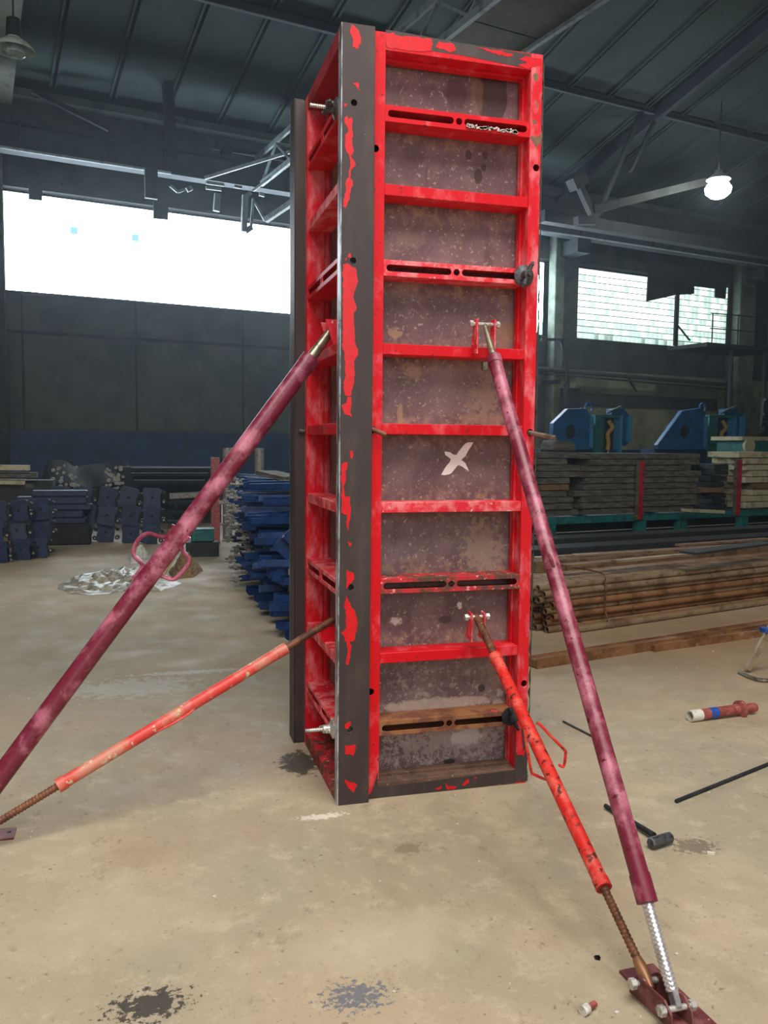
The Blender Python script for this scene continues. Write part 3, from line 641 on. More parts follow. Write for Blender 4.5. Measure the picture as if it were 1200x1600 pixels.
# ties with wing nuts
def wing_nut(label, p, d, L, m_nut, m_rod, r=.042, tail=.03, roll=0.0):
    """p nut seat, d axis pointing outwards"""
    d = Vector(d).normalized(); root = thing('tie_bolt', label, 'tie bolt', p, 'tie bolts with wing nuts on the formwork')
    MB().thread(p-d*tail, p+d*L, .008, .008, .0016, 10).build('threaded_rod', m_rod, root, smooth=True)
    nb = MB(); nb.rings([p, p+d*.006, p+d*.010, p+d*.016, p+d*.045], [r, r, r*.75, .020, .017], 20)
    a = d.orthogonal().normalized(); a = Matrix.Rotation(roll, 3, d) @ a
    for s in (1, -1):
        nb.bar(p+d*.03+a*s*.012, p+d*.034+a*s*.045, .012, .026, d)
        nb.bar(p+d*.034+a*s*.040, p+d*.046+a*s*.050, .010, .022, a)
    nb.build('wing_nut', m_nut, root, bevel=.002)
    return root
def tie_left(label, e, n, mn, mr):
    a = at_y(*n, .10); b = at_y(*e, .10); wing_nut(label, a, (b-a), (b-a).length, mn, mr, roll=.9)
tie_left('dark wing nut with threaded rod near the top of the left formwork panel', (484, 164), (526, 170), nutm, bright)
tie_left('shiny wing nut with threaded rod near the floor on the left formwork panel', (477, 1142), (521, 1138), bright, bright)
wing_nut('dark wing nut on the right rail at the third rib of the camera-facing panel', at_y(818, 431, PP-.005), (.05, -1, -.05), .06, nutm, nutm, .044, roll=.4)
wing_nut('black wing nut at the lowest slotted rib behind the scarlet prop', at_y(797, 1119, PP-.005), (0, -1, 0), .05, black_m, black_m, .04, roll=1.2)
a = at_y(583, 671, PP-.02); b_ = at_y(604, 680, PP-.05)
tag(MB().tube(a+(a-b_)*.2, b_, .010, seg=10).build('tie_pin', rust, smooth=True), 'dark rod end in the left rail hole beside the fifth rib', 'pin')
a = at_y(826, 676, PP+.0); b_ = at_y(868, 684, PP-.10)
o = tag(MB().tube(a, b_, .010, seg=12).build('tie_pin', galv, smooth=True), 'steel rod sticking out to the right of the formwork with a bright end', 'pin')
a = at_y(467, 673, D-.01); b_ = at_y(476, 674, D-.01)
tag(MB().tube(a, b_, .010, seg=8).build('tie_pin', nutm), 'short dark rod end on the rear edge at the left side', 'pin')

# ================================================================ PROPS (push-pull braces)
def lerp(a, b, t): return a+(b-a)*t
def loop_at(root, depth_pt, pts, org, sc, r, mat):
    """bent-rod handle welded to a prop; it lies in the plane facing the camera through depth_pt"""
    k = (depth_pt-CAM).dot(FW); P_ = []
    for x, y in pts: P_.append(CAM+ray(org[0]+x/sc, org[1]+y/sc)*k)
    MB().curve(P_, r, 8).build('handle', mat, root, smooth=True)

# right upper (maroon)
def cheeks(root, p, axis, lat, m_, w=.05, h=.09, th=.006, drop=None, pinm=bright):
    lat = lat.normalized()
    for s in (1, -1):
        q = p+lat*s*w/2; e = q+drop
        up_ = drop.normalized(); dd = lat.cross(up_).normalized()
        poly = [q-dd*.02-up_*.02, q+dd*.02-up_*.02, e+dd*.035, e-dd*.035]
        MB().prism([x-lat*th/2 for x in poly], lat*th).build('bracket_cheek', m_, root, bevel=.001)
    b = MB(); b.tube(p-lat*(w/2+.025), p+lat*(w/2+.025), .008, seg=10)
    for s in (1, -1): b.tube(p+lat*s*(w/2+.012), p+lat*s*(w/2+.026), .014, seg=6)
    b.build('pin', pinm, root)
P0 = at_y(757, 507, -.0); P1 = at_z(1058, 1575, .045)
root = thing('push_pull_prop', 'long maroon prop leaning from the camera-facing panel to the lower right corner', 'prop', (P1.x, P1.y, 0), 'push-pull props bracing the formwork')
ax = (P1-P0); AX = ax.normalized()
tt = lambda px, py: max(0, min(1, (min(((P0+ax*k/400-CAM).normalized()-ray(px, py).normalized()).length*1000+0*k for k in range(401)))))
def tpar(P0, P1, py):                      # parameter along the prop whose picture row is py
    best, bt = 1e9, 0
    for k in range(501):
        X = P0.lerp(P1, k/500)-CAM; z = X.dot(FW); y = 800-FPX*X.dot(UP)/z
        if abs(y-py) < best: best, bt = abs(y-py), k/500
    return bt
ta, tb = tpar(P0, P1, 560), tpar(P0, P1, 1410)
MB().tube(P0, lerp(P0, P1, ta+.01), .008, .017, 14).build('end_tube', galv, root, smooth=True)
b = MB(); b.tube(P0.lerp(P1, ta-.004), P0.lerp(P1, ta+.012), .029, seg=20); b.tube(P0.lerp(P1, ta), P0.lerp(P1, tb), .0262, seg=24); b.tube(P0.lerp(P1, tb-.03), P0.lerp(P1, tb), .0285, seg=24)
b.build('outer_tube', purple, root, smooth=True)
MB().thread(lerp(P0, P1, tb-.01), lerp(P0, P1, .985), .0165, .011, .002, 16).build('threaded_rod', zinc, root, smooth=True)
MB().bar(lerp(P0, P1, .965), lerp(P0, P1, 1.0), .03, .016, EX).build('rod_eye', zinc, root, bevel=.002)
cheeks(root, P0, AX, EX, red_dusty, .075, drop=Vector((0, .012, -.115)))
hc = P0.lerp(P1, tpar(P0, P1, 905)); loop_at(root, hc, [(112, 775), (130, 800), (150, 860), (185, 915), (208, 960), (220, 1030), (232, 1090), (246, 1132), (228, 1128)], (820, 620), 3.158, .006, purple)
MB().bar(at_y(757, 566, PP-.01), at_y(757, 578, PP-.01), .022, .02).build('bracket_bolt', galv, root)
# right lower (scarlet)
Q0 = at_y(745, 964, 0); Q1 = at_z(1012, 1533, .055)
root2 = thing('push_pull_prop', 'short scarlet prop with rusty screw bracing the lower part of the camera-facing panel', 'prop', (Q1.x, Q1.y, 0), 'push-pull props bracing the formwork')
ax2 = (Q1-Q0).normalized(); t1, t2 = tpar(Q0, Q1, 1027), tpar(Q0, Q1, 1388)
MB().rings([Q0-ax2*.012, Q0+ax2*.02, Q0.lerp(Q1, t1)], [.010, .016, .0155], 16).build('end_screw', rust, root2, smooth=True)
b = MB(); b.tube(Q0.lerp(Q1, t1-.006), Q0.lerp(Q1, t1+.016), .025, seg=20); b.tube(Q0.lerp(Q1, t1), Q0.lerp(Q1, t2), .0225, seg=24); b.tube(Q0.lerp(Q1, t2-.02), Q0.lerp(Q1, t2), .0245, seg=24)
b.build('outer_tube', scarlet, root2, smooth=True)
MB().thread(Q0.lerp(Q1, t2-.01), Q0.lerp(Q1, .965), .0125, .013, .0025, 16).build('threaded_rod', rust, root2, smooth=True)
MB().rings([Q0.lerp(Q1, .96), Q0.lerp(Q1, .985), Q1+ax2*.02], [.013, .019, .008], 12).build('rod_eye', pipe_m, root2, smooth=True)
cheeks(root2, Q0, ax2, EX, red_dusty, .055, drop=Vector((0, .012, -.095)))
hc = Q0.lerp(Q1, tpar(Q0, Q1, 1180))
loop_at(root2, hc, [(1040, 598), (1060, 612), (1100, 655), (1150, 706), (1158, 722), (1150, 775), (1130, 770)], (440, 900), 2.609, .005, scarlet)
loop_at(root2, hc, [(990, 620), (992, 640), (1000, 700), (1018, 795), (1028, 808), (1075, 828), (1090, 815)], (440, 900), 2.609, .005, scarlet)
# base plate, right
c1, c2, c3 = at_z(967, 1520), at_z(1052, 1608), at_z(1112, 1606)
Lp = (c2-c1); Ld = Lp.normalized(); Wd = (c3-c2); Wd = (Wd-Ld*Wd.dot(Ld)).normalized()
br = thing('base_plate', 'maroon floor plate with lugs holding both props at the lower right corner', 'base plate', c1)
Wp = .11; Lq = .30
MB().prism([c1, c1+Ld*Lq, c1+Ld*Lq+Wd*Wp, c1+Wd*Wp], ZX*.008).build('plate', plate_m, br, bevel=.001)
for s in (-1, 1):
    base = (P1+Q1)/2; off = EX*s*.026
    pA = Vector((Q1.x, Q1.y, Q1.z))+off; pB = Vector((P1.x, P1.y, P1.z))+off
    poly = [Vector((pA.x, pA.y+.035, .008)), Vector((pA.x, pA.y+.025, pA.z)), Vector((pA.x, pA.y, pA.z+.02)), Vector((pB.x, pB.y+.01, pB.z+.02)), Vector((pB.x, pB.y-.02, pB.z)), Vector((pB.x, pB.y-.03, .008))]
    MB().prism(poly, EX*.006*s).build('lug', plate_m, br, bevel=.001)
for p in (Q1, P1):
    b = MB(); b.tube(p-EX*.045, p+EX*.045, .008, seg=10); b.tube(p-EX*.052, p-EX*.036, .015, seg=6); b.tube(p+EX*.036, p+EX*.05, .014, seg=6); b.build('bolt', bright, br, bevel=.001)

# left upper (maroon, heavy) and left lower
P0 = Vector((.035, .27, 1.925)); P0 = at_y(526, 505, .25); Pm = at_y(-2, 1217, .0); AX = (Pm-P0).normalized(); P1 = P0+AX*((P0.z-.06)/(-AX.z))
root = thing('push_pull_prop', 'long maroon prop leaning out of the left edge with two bent handles', 'prop', (P1.x, P1.y, 0), 'push-pull props bracing the formwork')
ta = tpar(P0, P1, 562)
MB().tube(P0, lerp(P0, P1, ta+.01), .016, .023, 16).build('end_tube', galv, root, smooth=True)
b = MB(); b.tube(P0.lerp(P1, ta-.004), P0.lerp(P1, ta+.012), .038, seg=20); b.tube(P0.lerp(P1, ta), P0.lerp(P1, .93), .0365, seg=28)
b.build('outer_tube', purple, root, smooth=True)
MB().thread(lerp(P0, P1, .92), P1, .018, .011, .002, 14).build('threaded_rod', zinc, root, smooth=True)
hc = P0.lerp(P1, tpar(P0, P1, 868))
loop_at(root, hc, [(845, 160), (825, 205), (795, 236), (750, 232), (690, 215), (640, 238), (603, 295), (598, 350), (650, 408), (640, 440), (590, 500)], (60, 780), 4, .0085, purple)
loop_at(root, hc, [(945, 235), (900, 275), (895, 310), (940, 375), (920, 430), (865, 490), (830, 500), (790, 488), (755, 475)], (60, 780), 4, .0085, purple)
for y in (.20, .30): MB().prism([Vector((-.015, y, 1.94)), Vector((.03, y, 1.80)), Vector((.06, y, 1.80)), Vector((.06, y, 1.94))], EY*.006).build('bracket_cheek', red_dusty, root)
Q0 = at_y(521, 968, .30); Qm = at_y(-2, 1284, -.06); ax2 = (Qm-Q0).normalized(); Q1 = Q0+ax2*((Q0.z-.05)/(-ax2.z))
root2 = thing('push_pull_prop', 'short faded red prop with rusty screw leaning low to the left edge', 'prop', (Q1.x, Q1.y, 0), 'push-pull props bracing the formwork')
def tpx(P0, P1, px):
    best, bt = 1e9, 0
    for k in range(801):
        X = P0.lerp(P1, k/800)-CAM; z = X.dot(FW); x = 600+FPX*X.dot(RT)/z
        if abs(x-px) < best: best, bt = abs(x-px), k/800
    return bt
t1, t2 = tpx(Q0, Q1, 447), tpx(Q0, Q1, 90)
MB().tube(Q0, Q0.lerp(Q1, t1+.01), .015, seg=16).build('end_screw', rust, root2, smooth=True)
b = MB(); b.tube(Q0.lerp(Q1, t1), Q0.lerp(Q1, t1+.03), .025, seg=20); b.tube(Q0.lerp(Q1, t1), Q0.lerp(Q1, t2), .0235, seg=24); b.tube(Q0.lerp(Q1, t2-.02), Q0.lerp(Q1, t2), .027, seg=24)
b.build('outer_tube', fadedred, root2, smooth=True)
MB().thread(Q0.lerp(Q1, t2-.01), Q1, .014, .012, .0025, 16).build('threaded_rod', rust, root2, smooth=True)
ta_, tb_ = tpx(Q0, Q1, 308), tpx(Q0, Q1, 238); q = Q0.lerp(Q1, ta_); q2 = Q0.lerp(Q1, tb_); sdn = -UP*.5-FW*.5
MB().curve([q2+sdn*.03, q2.lerp(q, .4)+sdn*.048, q2.lerp(q, .8)+sdn*.05, q+sdn*.03], .005).build('handle', fadedred, root2, smooth=True)
MB().prism([Vector((-.02, .36, .66)), Vector((.02, .36, .53)), Vector((.06, .36, .53)), Vector((.06, .36, .66))], EY*.006).build('bracket_cheek', red, root2)
MB().prism([Vector((-.02, .28, .66)), Vector((.02, .28, .53)), Vector((.06, .28, .53)), Vector((.06, .28, .66))], EY*.006).build('bracket_cheek', red, root2)
c1 = at_z(26, 1295); c2 = at_z(20, 1317); dd = (c2-c1).normalized(); ww = Vector((dd.y, -dd.x, 0));
if ww.x > 0: ww = -ww
bl = thing('base_plate', 'maroon floor plate at the left edge under the two left props', 'base plate', c1)
MB().prism([c1, c1+dd*.09, c1+dd*.09+ww*.3, c1+ww*.3], ZX*.008).build('plate', plate_m, bl, bevel=.001)
MB().tube(c1+dd*.04+ww*.02+ZX*.008, c1+dd*.04+ww*.02+ZX*.0085, .008, seg=10).build('bolt_hole', black_m, bl)
for s in (0, 1): MB().prism([c1+dd*(.02+.045*s)+ww*.08+ZX*.008, c1+dd*(.02+.045*s)+ww*.27+ZX*.008, c1+dd*(.02+.045*s)+ww*.2+ZX*.1, c1+dd*(.02+.045*s)+ww*.13+ZX*.1], dd*.006).build('lug', plate_m, bl)

# ================================================================ BLUE BRACKET PILE left of the column
def bracket_mesh(L, seed):
    """a blue U-bracket with a threaded grey spindle and nut; long axis = -x to +x"""
    random.seed(seed); r = thing('steel_bracket', 'blue steel bracket', 'bracket')
    b = MB(); b.box((0, -.05, -.002), (L, .05, .004)); b.box((0, -.055, .004), (L, -.048, .058)); b.box((0, .048, .004), (L, .055, .058)); b.build('channel', blue, r)
    b = MB(); b.box((L-.006, -.07, -.06), (L+.004, .07, .08)); b.build('end_plate', blue, r)
    b = MB(); b.thread((-.12, 0, .022), (.1, 0, .022), .014, .02, .003, 8); b.build('spindle', greynut, r)
    b = MB(); b.tube((-.07, 0, .022), (-.035, 0, .022), .03, seg=6); b.build('nut', greynut, r)
    return r
ORD = ['first', 'second', 'third', 'fourth', 'fifth', 'sixth', 'seventh', 'eighth', 'ninth', 'tenth', 'eleventh', 'twelfth', 'thirteenth', 'fourteenth', 'fifteenth']
protos = [bracket_mesh(.62, 1), bracket_mesh(.5, 2)]
far, near = at_z(348, 885)+EX*.15, at_z(446, 1012)
random.seed(11); places = []
NS = 12
for s in range(NS):
    f = s/(NS-1); base = far.lerp(near, f); top = 1.14 if f < .4 else 1.14*(1-(f-.4)/.62)+.10; z = .065; j = 0
    while z < top:
        places.append((base+Vector((random.uniform(-.10, .09), random.uniform(-.06, .06), z)), s, j)); z += .135; j += 1
for i, (p, s, j) in enumerate(places):
    proto = protos[i % 2]; o = proto if i < 2 else copy_tree(proto)
    o.location = p; o.rotation_euler = (random.uniform(-.25, .25), random.uniform(-.05, .05), random.uniform(-.14, .10)+A12*.5)
    if s >= 5 and i >= 2:
        for ch in list(o.children):
            if ch.name.startswith(('spindle', 'nut')): bpy.data.objects.remove(ch)
    o['label'] = 'blue steel bracket, %s from the floor in the %s stack behind the lower red prop' % (ORD[j], ORD[NS-1-s])
    o['group'] = 'blue steel brackets piled left of the formwork'
# loose blue plates leaning at the right end of the pile
random.seed(4)
for i, (x, y, h, w_, an) in enumerate([(455, 850, .16, .12, .8), (450, 905, .12, .12, -.5), (456, 945, .14, .10, .6), (446, 975, .08, .12, .2)]):
    p = at_y(x, y, 3.6+.1*i)
    r = thing('clamp_plate', ['tilted blue clamp plate beside the dark rear edge', 'blue clamp plate leaning left against the pile', 'bright-edged blue clamp plate beside the rear edge', 'lowest blue clamp plate beside the rear edge'][i], 'plate', p, 'blue clamp plates beside the pile')
    b = MB(); X = (EX*math.cos(an)+ZX*math.sin(an)); Z = (ZX*math.cos(an)-EX*math.sin(an)); b.obox(p, X*w_, EY*.006, Z*h*.6); b.build('plate', blue, r, bevel=.002)
    b = MB(); b.obox(p-EY*.02, X*.012, EY*.02, Z*h*.6); b.build('stiffener', blue, r)
    if p.z > .35: MB().box((p.x-.02, p.y+.01, 0), (p.x+.02, p.y+.04, p.z)).build('rod', greynut, r)
# grey tubes, teal box, pale boards, items behind the bracket pile
for i, (p, q, rr) in enumerate([((355, 700), (355, 735), .07), ((405, 700), (405, 738), .07)]):
    pp = at_y(*q, 9.5+i*.1); tag(MB().tube(Vector((pp.x, pp.y, 0)), at_y(*p, 9.5+i*.1), rr, seg=12).build('upright_tube', greynut, smooth=True), ['grey upright tube behind the bracket pile, left one', 'grey upright tube behind the bracket pile, right one'][i], 'tube')
p = at_y(336, 715, 9.0); tag(MB().bar(Vector((p.x, p.y, 0)), p, .12, .1).build('upright_post', pinkred), 'reddish upright post rising behind the maroon prop', 'post')
p = at_z(316, 868); r = thing('storage_box', 'small teal box in the shadow beside the bracket spindles', 'box', at_y(316, 845, p.y)*1.0)
c0 = at_y(316, 836, p.y); MB().obox(Vector((c0.x, c0.y, c0.z)), EX*.14, EY*.1, ZX*.075).build('body', teal, r, bevel=.01); MB().obox(c0+ZX*.08, EX*.15, EY*.11, ZX*.008).build('lid', teal, r)
MB().obox(Vector((c0.x, c0.y, (c0.z-.08)/2)), EX*.2, EY*.14, ZX*(c0.z-.08)/2-ZX*0).build('support', crane_dk, r)
a, b_ = at_y(265, 775, 11.6), at_y(345, 771, 11.6)
r = thing('trestle', 'low grey tube trestle showing left of the maroon prop in the shadow', 'trestle', Vector((a.x, a.y, 0)))
MB().bar(a, b_, .09, .09).build('top_tube', greynut, r)
for f in (.12, .88):
    q = a.lerp(b_, f); MB().bar(Vector((q.x, q.y, 0)), Vector((q.x, q.y, q.z-.04)), .06, .06).build('leg', crane_dk, r)
for i, (p, q) in enumerate([((302, 812), (345, 725)), ((415, 738), (458, 748))]):
    tag(MB().bar(at_y(*p, (12.1, 5.6)[i]), at_y(*q, (12.1, 5.2)[i]), .25, .04).build('board', [card_m, wood_grey][i]), ['tilted brown board leaning behind the maroon prop', 'grey board lying slanted on top of the bracket pile'][i], 'board')

# far row of dull blue clamp stacks
def clamp_mesh():
    r = thing('formwork_clamp', 'dull blue clamp', 'clamp')
    b = MB(); b.holed([(-.13, -.13), (-.10, -.15), (.10, -.15), (.13, -.12), (.11, 0), (.14, .12), (.11, .15), (-.11, .15), (-.14, .11), (-.12, 0)], [circ(0, .0, .022, 8)], Vector((0, 0, 0)), EX, ZX, EY*.012); b.build('plate', blue_dk, r)
    b = MB()
    b.tube((.17, -.02, -.05), (.17, .10, -.05), .034, seg=10); b.build('sleeve', black_m, r)
    MB().tube((.17, -.035, -.05), (.17, .11, -.05), .016, seg=6).build('bolt', greynut, r)
    MB().tube((.16, -.02, .08), (.16, .10, .08), .03, seg=8).build('sleeve', black_m, r)
    MB().box((-.12, .012, -.14), (.12, .10, .14)).build('web', black_m, r)
    return r
cproto = clamp_mesh(); first = True; random.seed(21)
A = at_z(99, 846); Bp = at_z(238, 850)
colw = ['first', 'second', 'third', 'fourth', 'fifth']; tier = ['bottom', 'middle', 'top']
for i in range(5):
    base = A.lerp(Bp, i/4)
    for k in range(3):
        o = cproto if first else copy_tree(cproto); first = False
        o.location = base+Vector((random.uniform(-.03, .03), random.uniform(-.04, .04), 0.14+k*.255)); o.rotation_euler = (random.uniform(-.05, .05), .12+random.uniform(-.12, .12), random.uniform(-.15, .15))
        s = .95; o.scale = (s, s, s)
        o['label'] = 'dull blue clamp, %s of the %s stack from the left in the far row' % (tier[k], colw[i]); o['group'] = 'blue clamps stacked in the far row'
# left near pile
A = at_z(-6, 880); Bp = at_z(62, 872)
for i in range(3):
    base = A.lerp(Bp, i/2)
    for k in range(3):
        o = copy_tree(cproto); o.scale = (.85, .85, .85); o.location = base+Vector((random.uniform(-.03, .03), random.uniform(-.05, .05), .13+k*.235)); o.rotation_euler = (random.uniform(-.05, .05), random.uniform(-.08, .08), random.uniform(-.2, .2))
        for ch in o.children:
            if ch.name.startswith('plate'):
                pass
        o['label'] = 'blue clamp, %s in the %s stack at the left edge' % (['bottom', 'middle', 'top'][k], ['outermost', 'middle', 'inner'][i]); o['group'] = 'blue clamps stacked at the left edge'
for o in [x for x in bpy.data.objects if x.get('group') == 'blue clamps stacked at the left edge']:
    pass
# blue crates/bars between the two piles
p0 = at_z(92, 852); cx, cy = p0.x, p0.y+.1
tag(MB().obox(Vector((cx, cy, .15)), EX*.42, EY*.12, ZX*.15).build('crate', black_m, bevel=.02), 'black crate in the shadow between the two clamp piles', 'crate')
for i, (dx, wd, ht) in enumerate([(0, .36, .04), (-.1, .42, .05), (.06, .38, .04), (-.08, .46, .05), (.02, .36, .04)]):
    z = .30+sum((.08, .10, .08, .10, .08)[:i])+ht+.004*i
    tag(MB().obox(Vector((cx+dx, cy, z)), EX*wd, EY*.12, ZX*ht).build('steel_bar', blue_dk, bevel=.01), 'dull blue bar, %s from the bottom on the black crate between the clamp piles' % ['first', 'second', 'third', 'fourth', 'fifth'][i], 'bar', 'blue bars on the crate')
# pale boards at far left
random.seed(9)
for i, (x0, x1, py) in enumerate([(-20, 46, 730), (-20, 58, 741), (-20, 40, 752), (-20, 54, 757), (-20, 22, 765), (-20, 30, 776)]):
    p = at_y(x0, py, 10.4+.1*i); q = at_y(x1, py+1, 10.4+.1*i)
    tag(MB().bar(p, q, .2, .075).build('plank', [wood_pale, wood_grey][i % 2]), 'pale plank, %s from the top of the stack at the far left' % ['first', 'second', 'third', 'fourth', 'fifth', 'sixth'][i], 'plank', 'pale planks stacked at the far left')
p = at_y(20, 800, 10.8); tag(MB().obox(Vector((p.x, p.y, .42)), EX*.6, EY*.2, ZX*.42).build('trestle', crane_dk), 'dark trestle under the pale planks at the far left', 'trestle')
# black tarp-covered hump of clamps
def hump():
    b = MB(); n = 28; v = []; base_y = 13.0
    prof = [(62, 772), (66, 745), (76, 722), (88, 717), (104, 721), (120, 727), (135, 727), (152, 724), (170, 722), (190, 720), (199, 724), (203, 745), (204, 772)]
    pts = []
    for i in range(len(prof)-1):
        for k in range(3):
            pts.append((prof[i][0]+(prof[i+1][0]-prof[i][0])*k/3, prof[i][1]+(prof[i+1][1]-prof[i][1])*k/3))
    pts.append(prof[-1]); V = []; F = []; N = len(pts)
    for j in range(7):
        for i, (x, y) in enumerate(pts):
            p = at_y(x, y, base_y); k = 1-abs(j-3)/3*.35; p2 = Vector((p.x, base_y+(j-3)*.2, p.z*k)); p2 += noise.noise_vector(p2*5)*.05; V.append(p2)
    for j in range(6):
        for i in range(N-1): F.append((j*N+i, j*N+i+1, (j+1)*N+i+1, (j+1)*N+i))
    for j in (0, 6):
        n0 = len(V)
        for i in range(N): V.append(Vector((V[j*N+i].x, V[j*N+i].y-.02*(1 if j == 0 else -1), .02)))
        for i in range(N-1): F.append((j*N+i, n0+i, n0+i+1, j*N+i+1))
    b.add(V, F); return b
r = thing('covered_stack', 'black sheet draped over a stack behind the far clamp row', 'stack', at_z(130, 790))
hump().build('sheet', black_m, r, smooth=True)
random.seed(33); b = MB()
for i in range(46):
    x = random.choice([random.uniform(80, 125), random.uniform(165, 196)]); p = at_y(x, random.uniform(727, 765), 12.3); b.tube(p, p-EY*.06, random.uniform(.02, .04), seg=6)
o = b.build('bolt_heads', greynut, r); o['kind'] = 'stuff'
for i, (x0, x1, py) in enumerate([(205, 330, 733), (205, 325, 741), (210, 320, 752), (262, 320, 785), (262, 318, 800), (262, 312, 815)]):
    p = at_y(x0, py, 12.0-.3*i); q = at_y(x1, py, 12.0-.3*i)
    tag(MB().bar(p, q, .3, .05).build('steel_beam', black_m), 'dark steel beam in the shadowed stack behind, %s from the top' % ['first', 'second', 'third', 'fourth', 'fifth', 'sixth'][i], 'beam', 'dark beams stacked in the shadow')
p = at_y(265, 790, 12.4); tag(MB().obox(Vector((p.x, 12.4, .5)), EX*.9, EY*.1, ZX*.5).build('storage_rack', crane_dk), 'dark rack carrying the beams in the shadow behind the clamps', 'rack')

# ================================================================ litter behind the left prop
def crumple(name, label, cat, pts, hmax, mat, seed, parent=None):
    """a crumpled sheet over a floor outline given by picture points"""
    P_ = [at_z(*p) for p in pts]; c = sum(P_, Vector())/len(P_); V = [c+ZX*hmax]; F = []; n = len(P_)*4; NR = 12
    for k in range(1, NR+1):
        f = k/NR
        for i in range(n):
            a = P_[(i//4) % len(P_)]; b = P_[(i//4+1) % len(P_)]; q = a.lerp(b, (i % 4)/4); q = c.lerp(q, f*(1+.12*noise.noise(q*9+Vector((seed, 0, 0)))))
            z = hmax*(1-f**3)*(.45+1.3*abs(noise.noise(q*7+Vector((0, seed, 0)))))+hmax*.5*abs(noise.noise(q*22))*(1-f**4)
            V.append(Vector((q.x, q.y, max(.003, z))))
    for i in range(n): F.append((0, 1+i, 1+(i+1) % n))
    for k in range(NR-1):
        for i in range(n): F.append((1+k*n+i, 1+(k+1)*n+i, 1+(k+1)*n+(i+1) % n, 1+k*n+(i+1) % n))
    o = MB().add(V, F).build(name, mat, parent); tag(o, label, cat); return o
crumple('plastic_sheet', 'crumpled dusty plastic sheet lying behind the left maroon prop', 'plastic sheet', [(85, 918), (120, 900), (180, 893), (215, 888), (260, 898), (286, 912), (250, 924), (200, 922), (160, 930), (110, 928)], .09, plastic_m, 3)
crumple('paper_scrap', 'crumpled white paper behind the bent handle of the left prop', 'paper', [(200, 872), (215, 862), (230, 862), (231, 872), (218, 880), (204, 882)], .10, cup_m, 8)
crumple('cardboard_scrap', 'torn brown cardboard at the foot of the blue bracket pile', 'cardboard', [(262, 893), (285, 882), (305, 880), (318, 892), (300, 903), (272, 905)], .14, card_m, 5)
a = at_z(252, 904, .02); b_ = at_y(280, 855, a.y+.25)
tag(MB().bar(a, b_, .03, .03).build('wooden_stick', stick_m), 'pale wooden stick leaning behind the left maroon prop', 'stick')

# ================================================================ RIGHT SIDE: pipe bundle, channels, rack, boards, machines
dirp = (at_z(1200, 945)-at_z(880, 992)).normalized(); pn = Vector((-dirp.y, dirp.x, 0)); R_ = .026
S0 = at_z(880, 992)
pproto = None; random.seed(17); cnt = 0
b = MB().pipe((0, 0, 0), (6, 0, 0), R_, .14, 12)
me_g = b.build('steel_pipe', pipe_g, smooth=True); me_r = MB().pipe((0, 0, 0), (6, 0, 0), R_, .14, 12).build('steel_pipe', pipe_m, smooth=True)
protos2 = [me_g, me_r]; used = [False, False]
ordn = ['first', 'second', 'third', 'fourth', 'fifth', 'sixth', 'seventh', 'eighth', 'ninth', 'tenth', 'eleventh']
for layer in range(8):
    ncol = 10-(layer % 2)
    for k in range(ncol):
        if layer == 0 and k == 0: pass
        yy = k*R_*2.06+(R_ if layer % 2 else 0)+(.10 if layer >= 1 else 0); z = R_+layer*R_*1.80
        which = 1 if (layer in (1, 2) or random.random() < .3) else 0
        st_ = random.uniform(-.05, .12)-(.0 if layer else -.02)
        o = protos2[which] if not used[which] else protos2[which].copy()
        if used[which]: COL.objects.link(o)
        used[which] = True
        o.location = S0+dirp*(st_-.10*layer*.35-k*.03)+pn*yy+ZX*z; o.rotation_euler = (0, 0, math.atan2(dirp.y, dirp.x)+random.uniform(-.002, .002))
        tag(o, 'rusty pipe, %s layer up, %s from the front, in the floor bundle at right' % (ordn[layer], ordn[k]), 'pipe', 'steel pipes bundled on the floor at right')
# binding wire
b = MB(); q = S0+dirp*.5; top = .062+R_*1.8*7+R_
b.curve([q+pn*(-.03)+ZX*.01, q+pn*(.05)+ZX*.12, q+pn*(.06)+ZX*(top-.06), q+pn*.12+ZX*(top+.012), q+pn*.55+ZX*(top+.012)], .006, 6).build
tag(b.build('binding_wire', rust, smooth=True), 'rusty binding wire around the pipe bundle', 'wire')
# flats and strips lying on top of/behind the bundle
random.seed(19)
for i, (p, q, z, wd, m_) in enumerate([((880, 884), (1060, 868), .47, .10, wood_brn), ((960, 877), (1078, 866), .49, .06, pipe_g), ((900, 868), (1200, 850), .42, .14, wood_brn), ((1075, 864), (1200, 848), .55, .16, crane_dk), ((835, 872), (935, 866), .43, .04, pipe_g), ((1060, 852), (1200, 842), .40, .10, wood_brn)]):
    tag(MB().bar(at_z(*p, z), at_z(*q, z), wd, .02).build('flat_bar', m_), ['long brown flat bar lying along the top of the pipe bundle', 'narrow grey flat bar crossing the pipe bundle', 'wide brown strip behind the pipe bundle', 'dark sheet edge over the right end of the pipe bundle', 'thin grey rod behind the left end of the bundle', 'brown strip behind the bundle near the rack leg'][i], 'bar')
# dark low stack that fills the gap between bundle and rack
for i in range(5):
    c0 = at_z(1010, 846)+VX*(-.1-.42*i); tag(MB().obox(Vector((c0.x, c0.y, .07+.035*(i % 2))), UX*3.6, VX*.19, ZX*(.07+.035*(i % 2))).build('timber_beam', [wood_brn, crane_dk][i % 2], bevel=.01), 'long dark timber on the floor, %s in front of the teal rack' % ordn[i], 'timber', 'dark timbers between rack and pipe bundle')
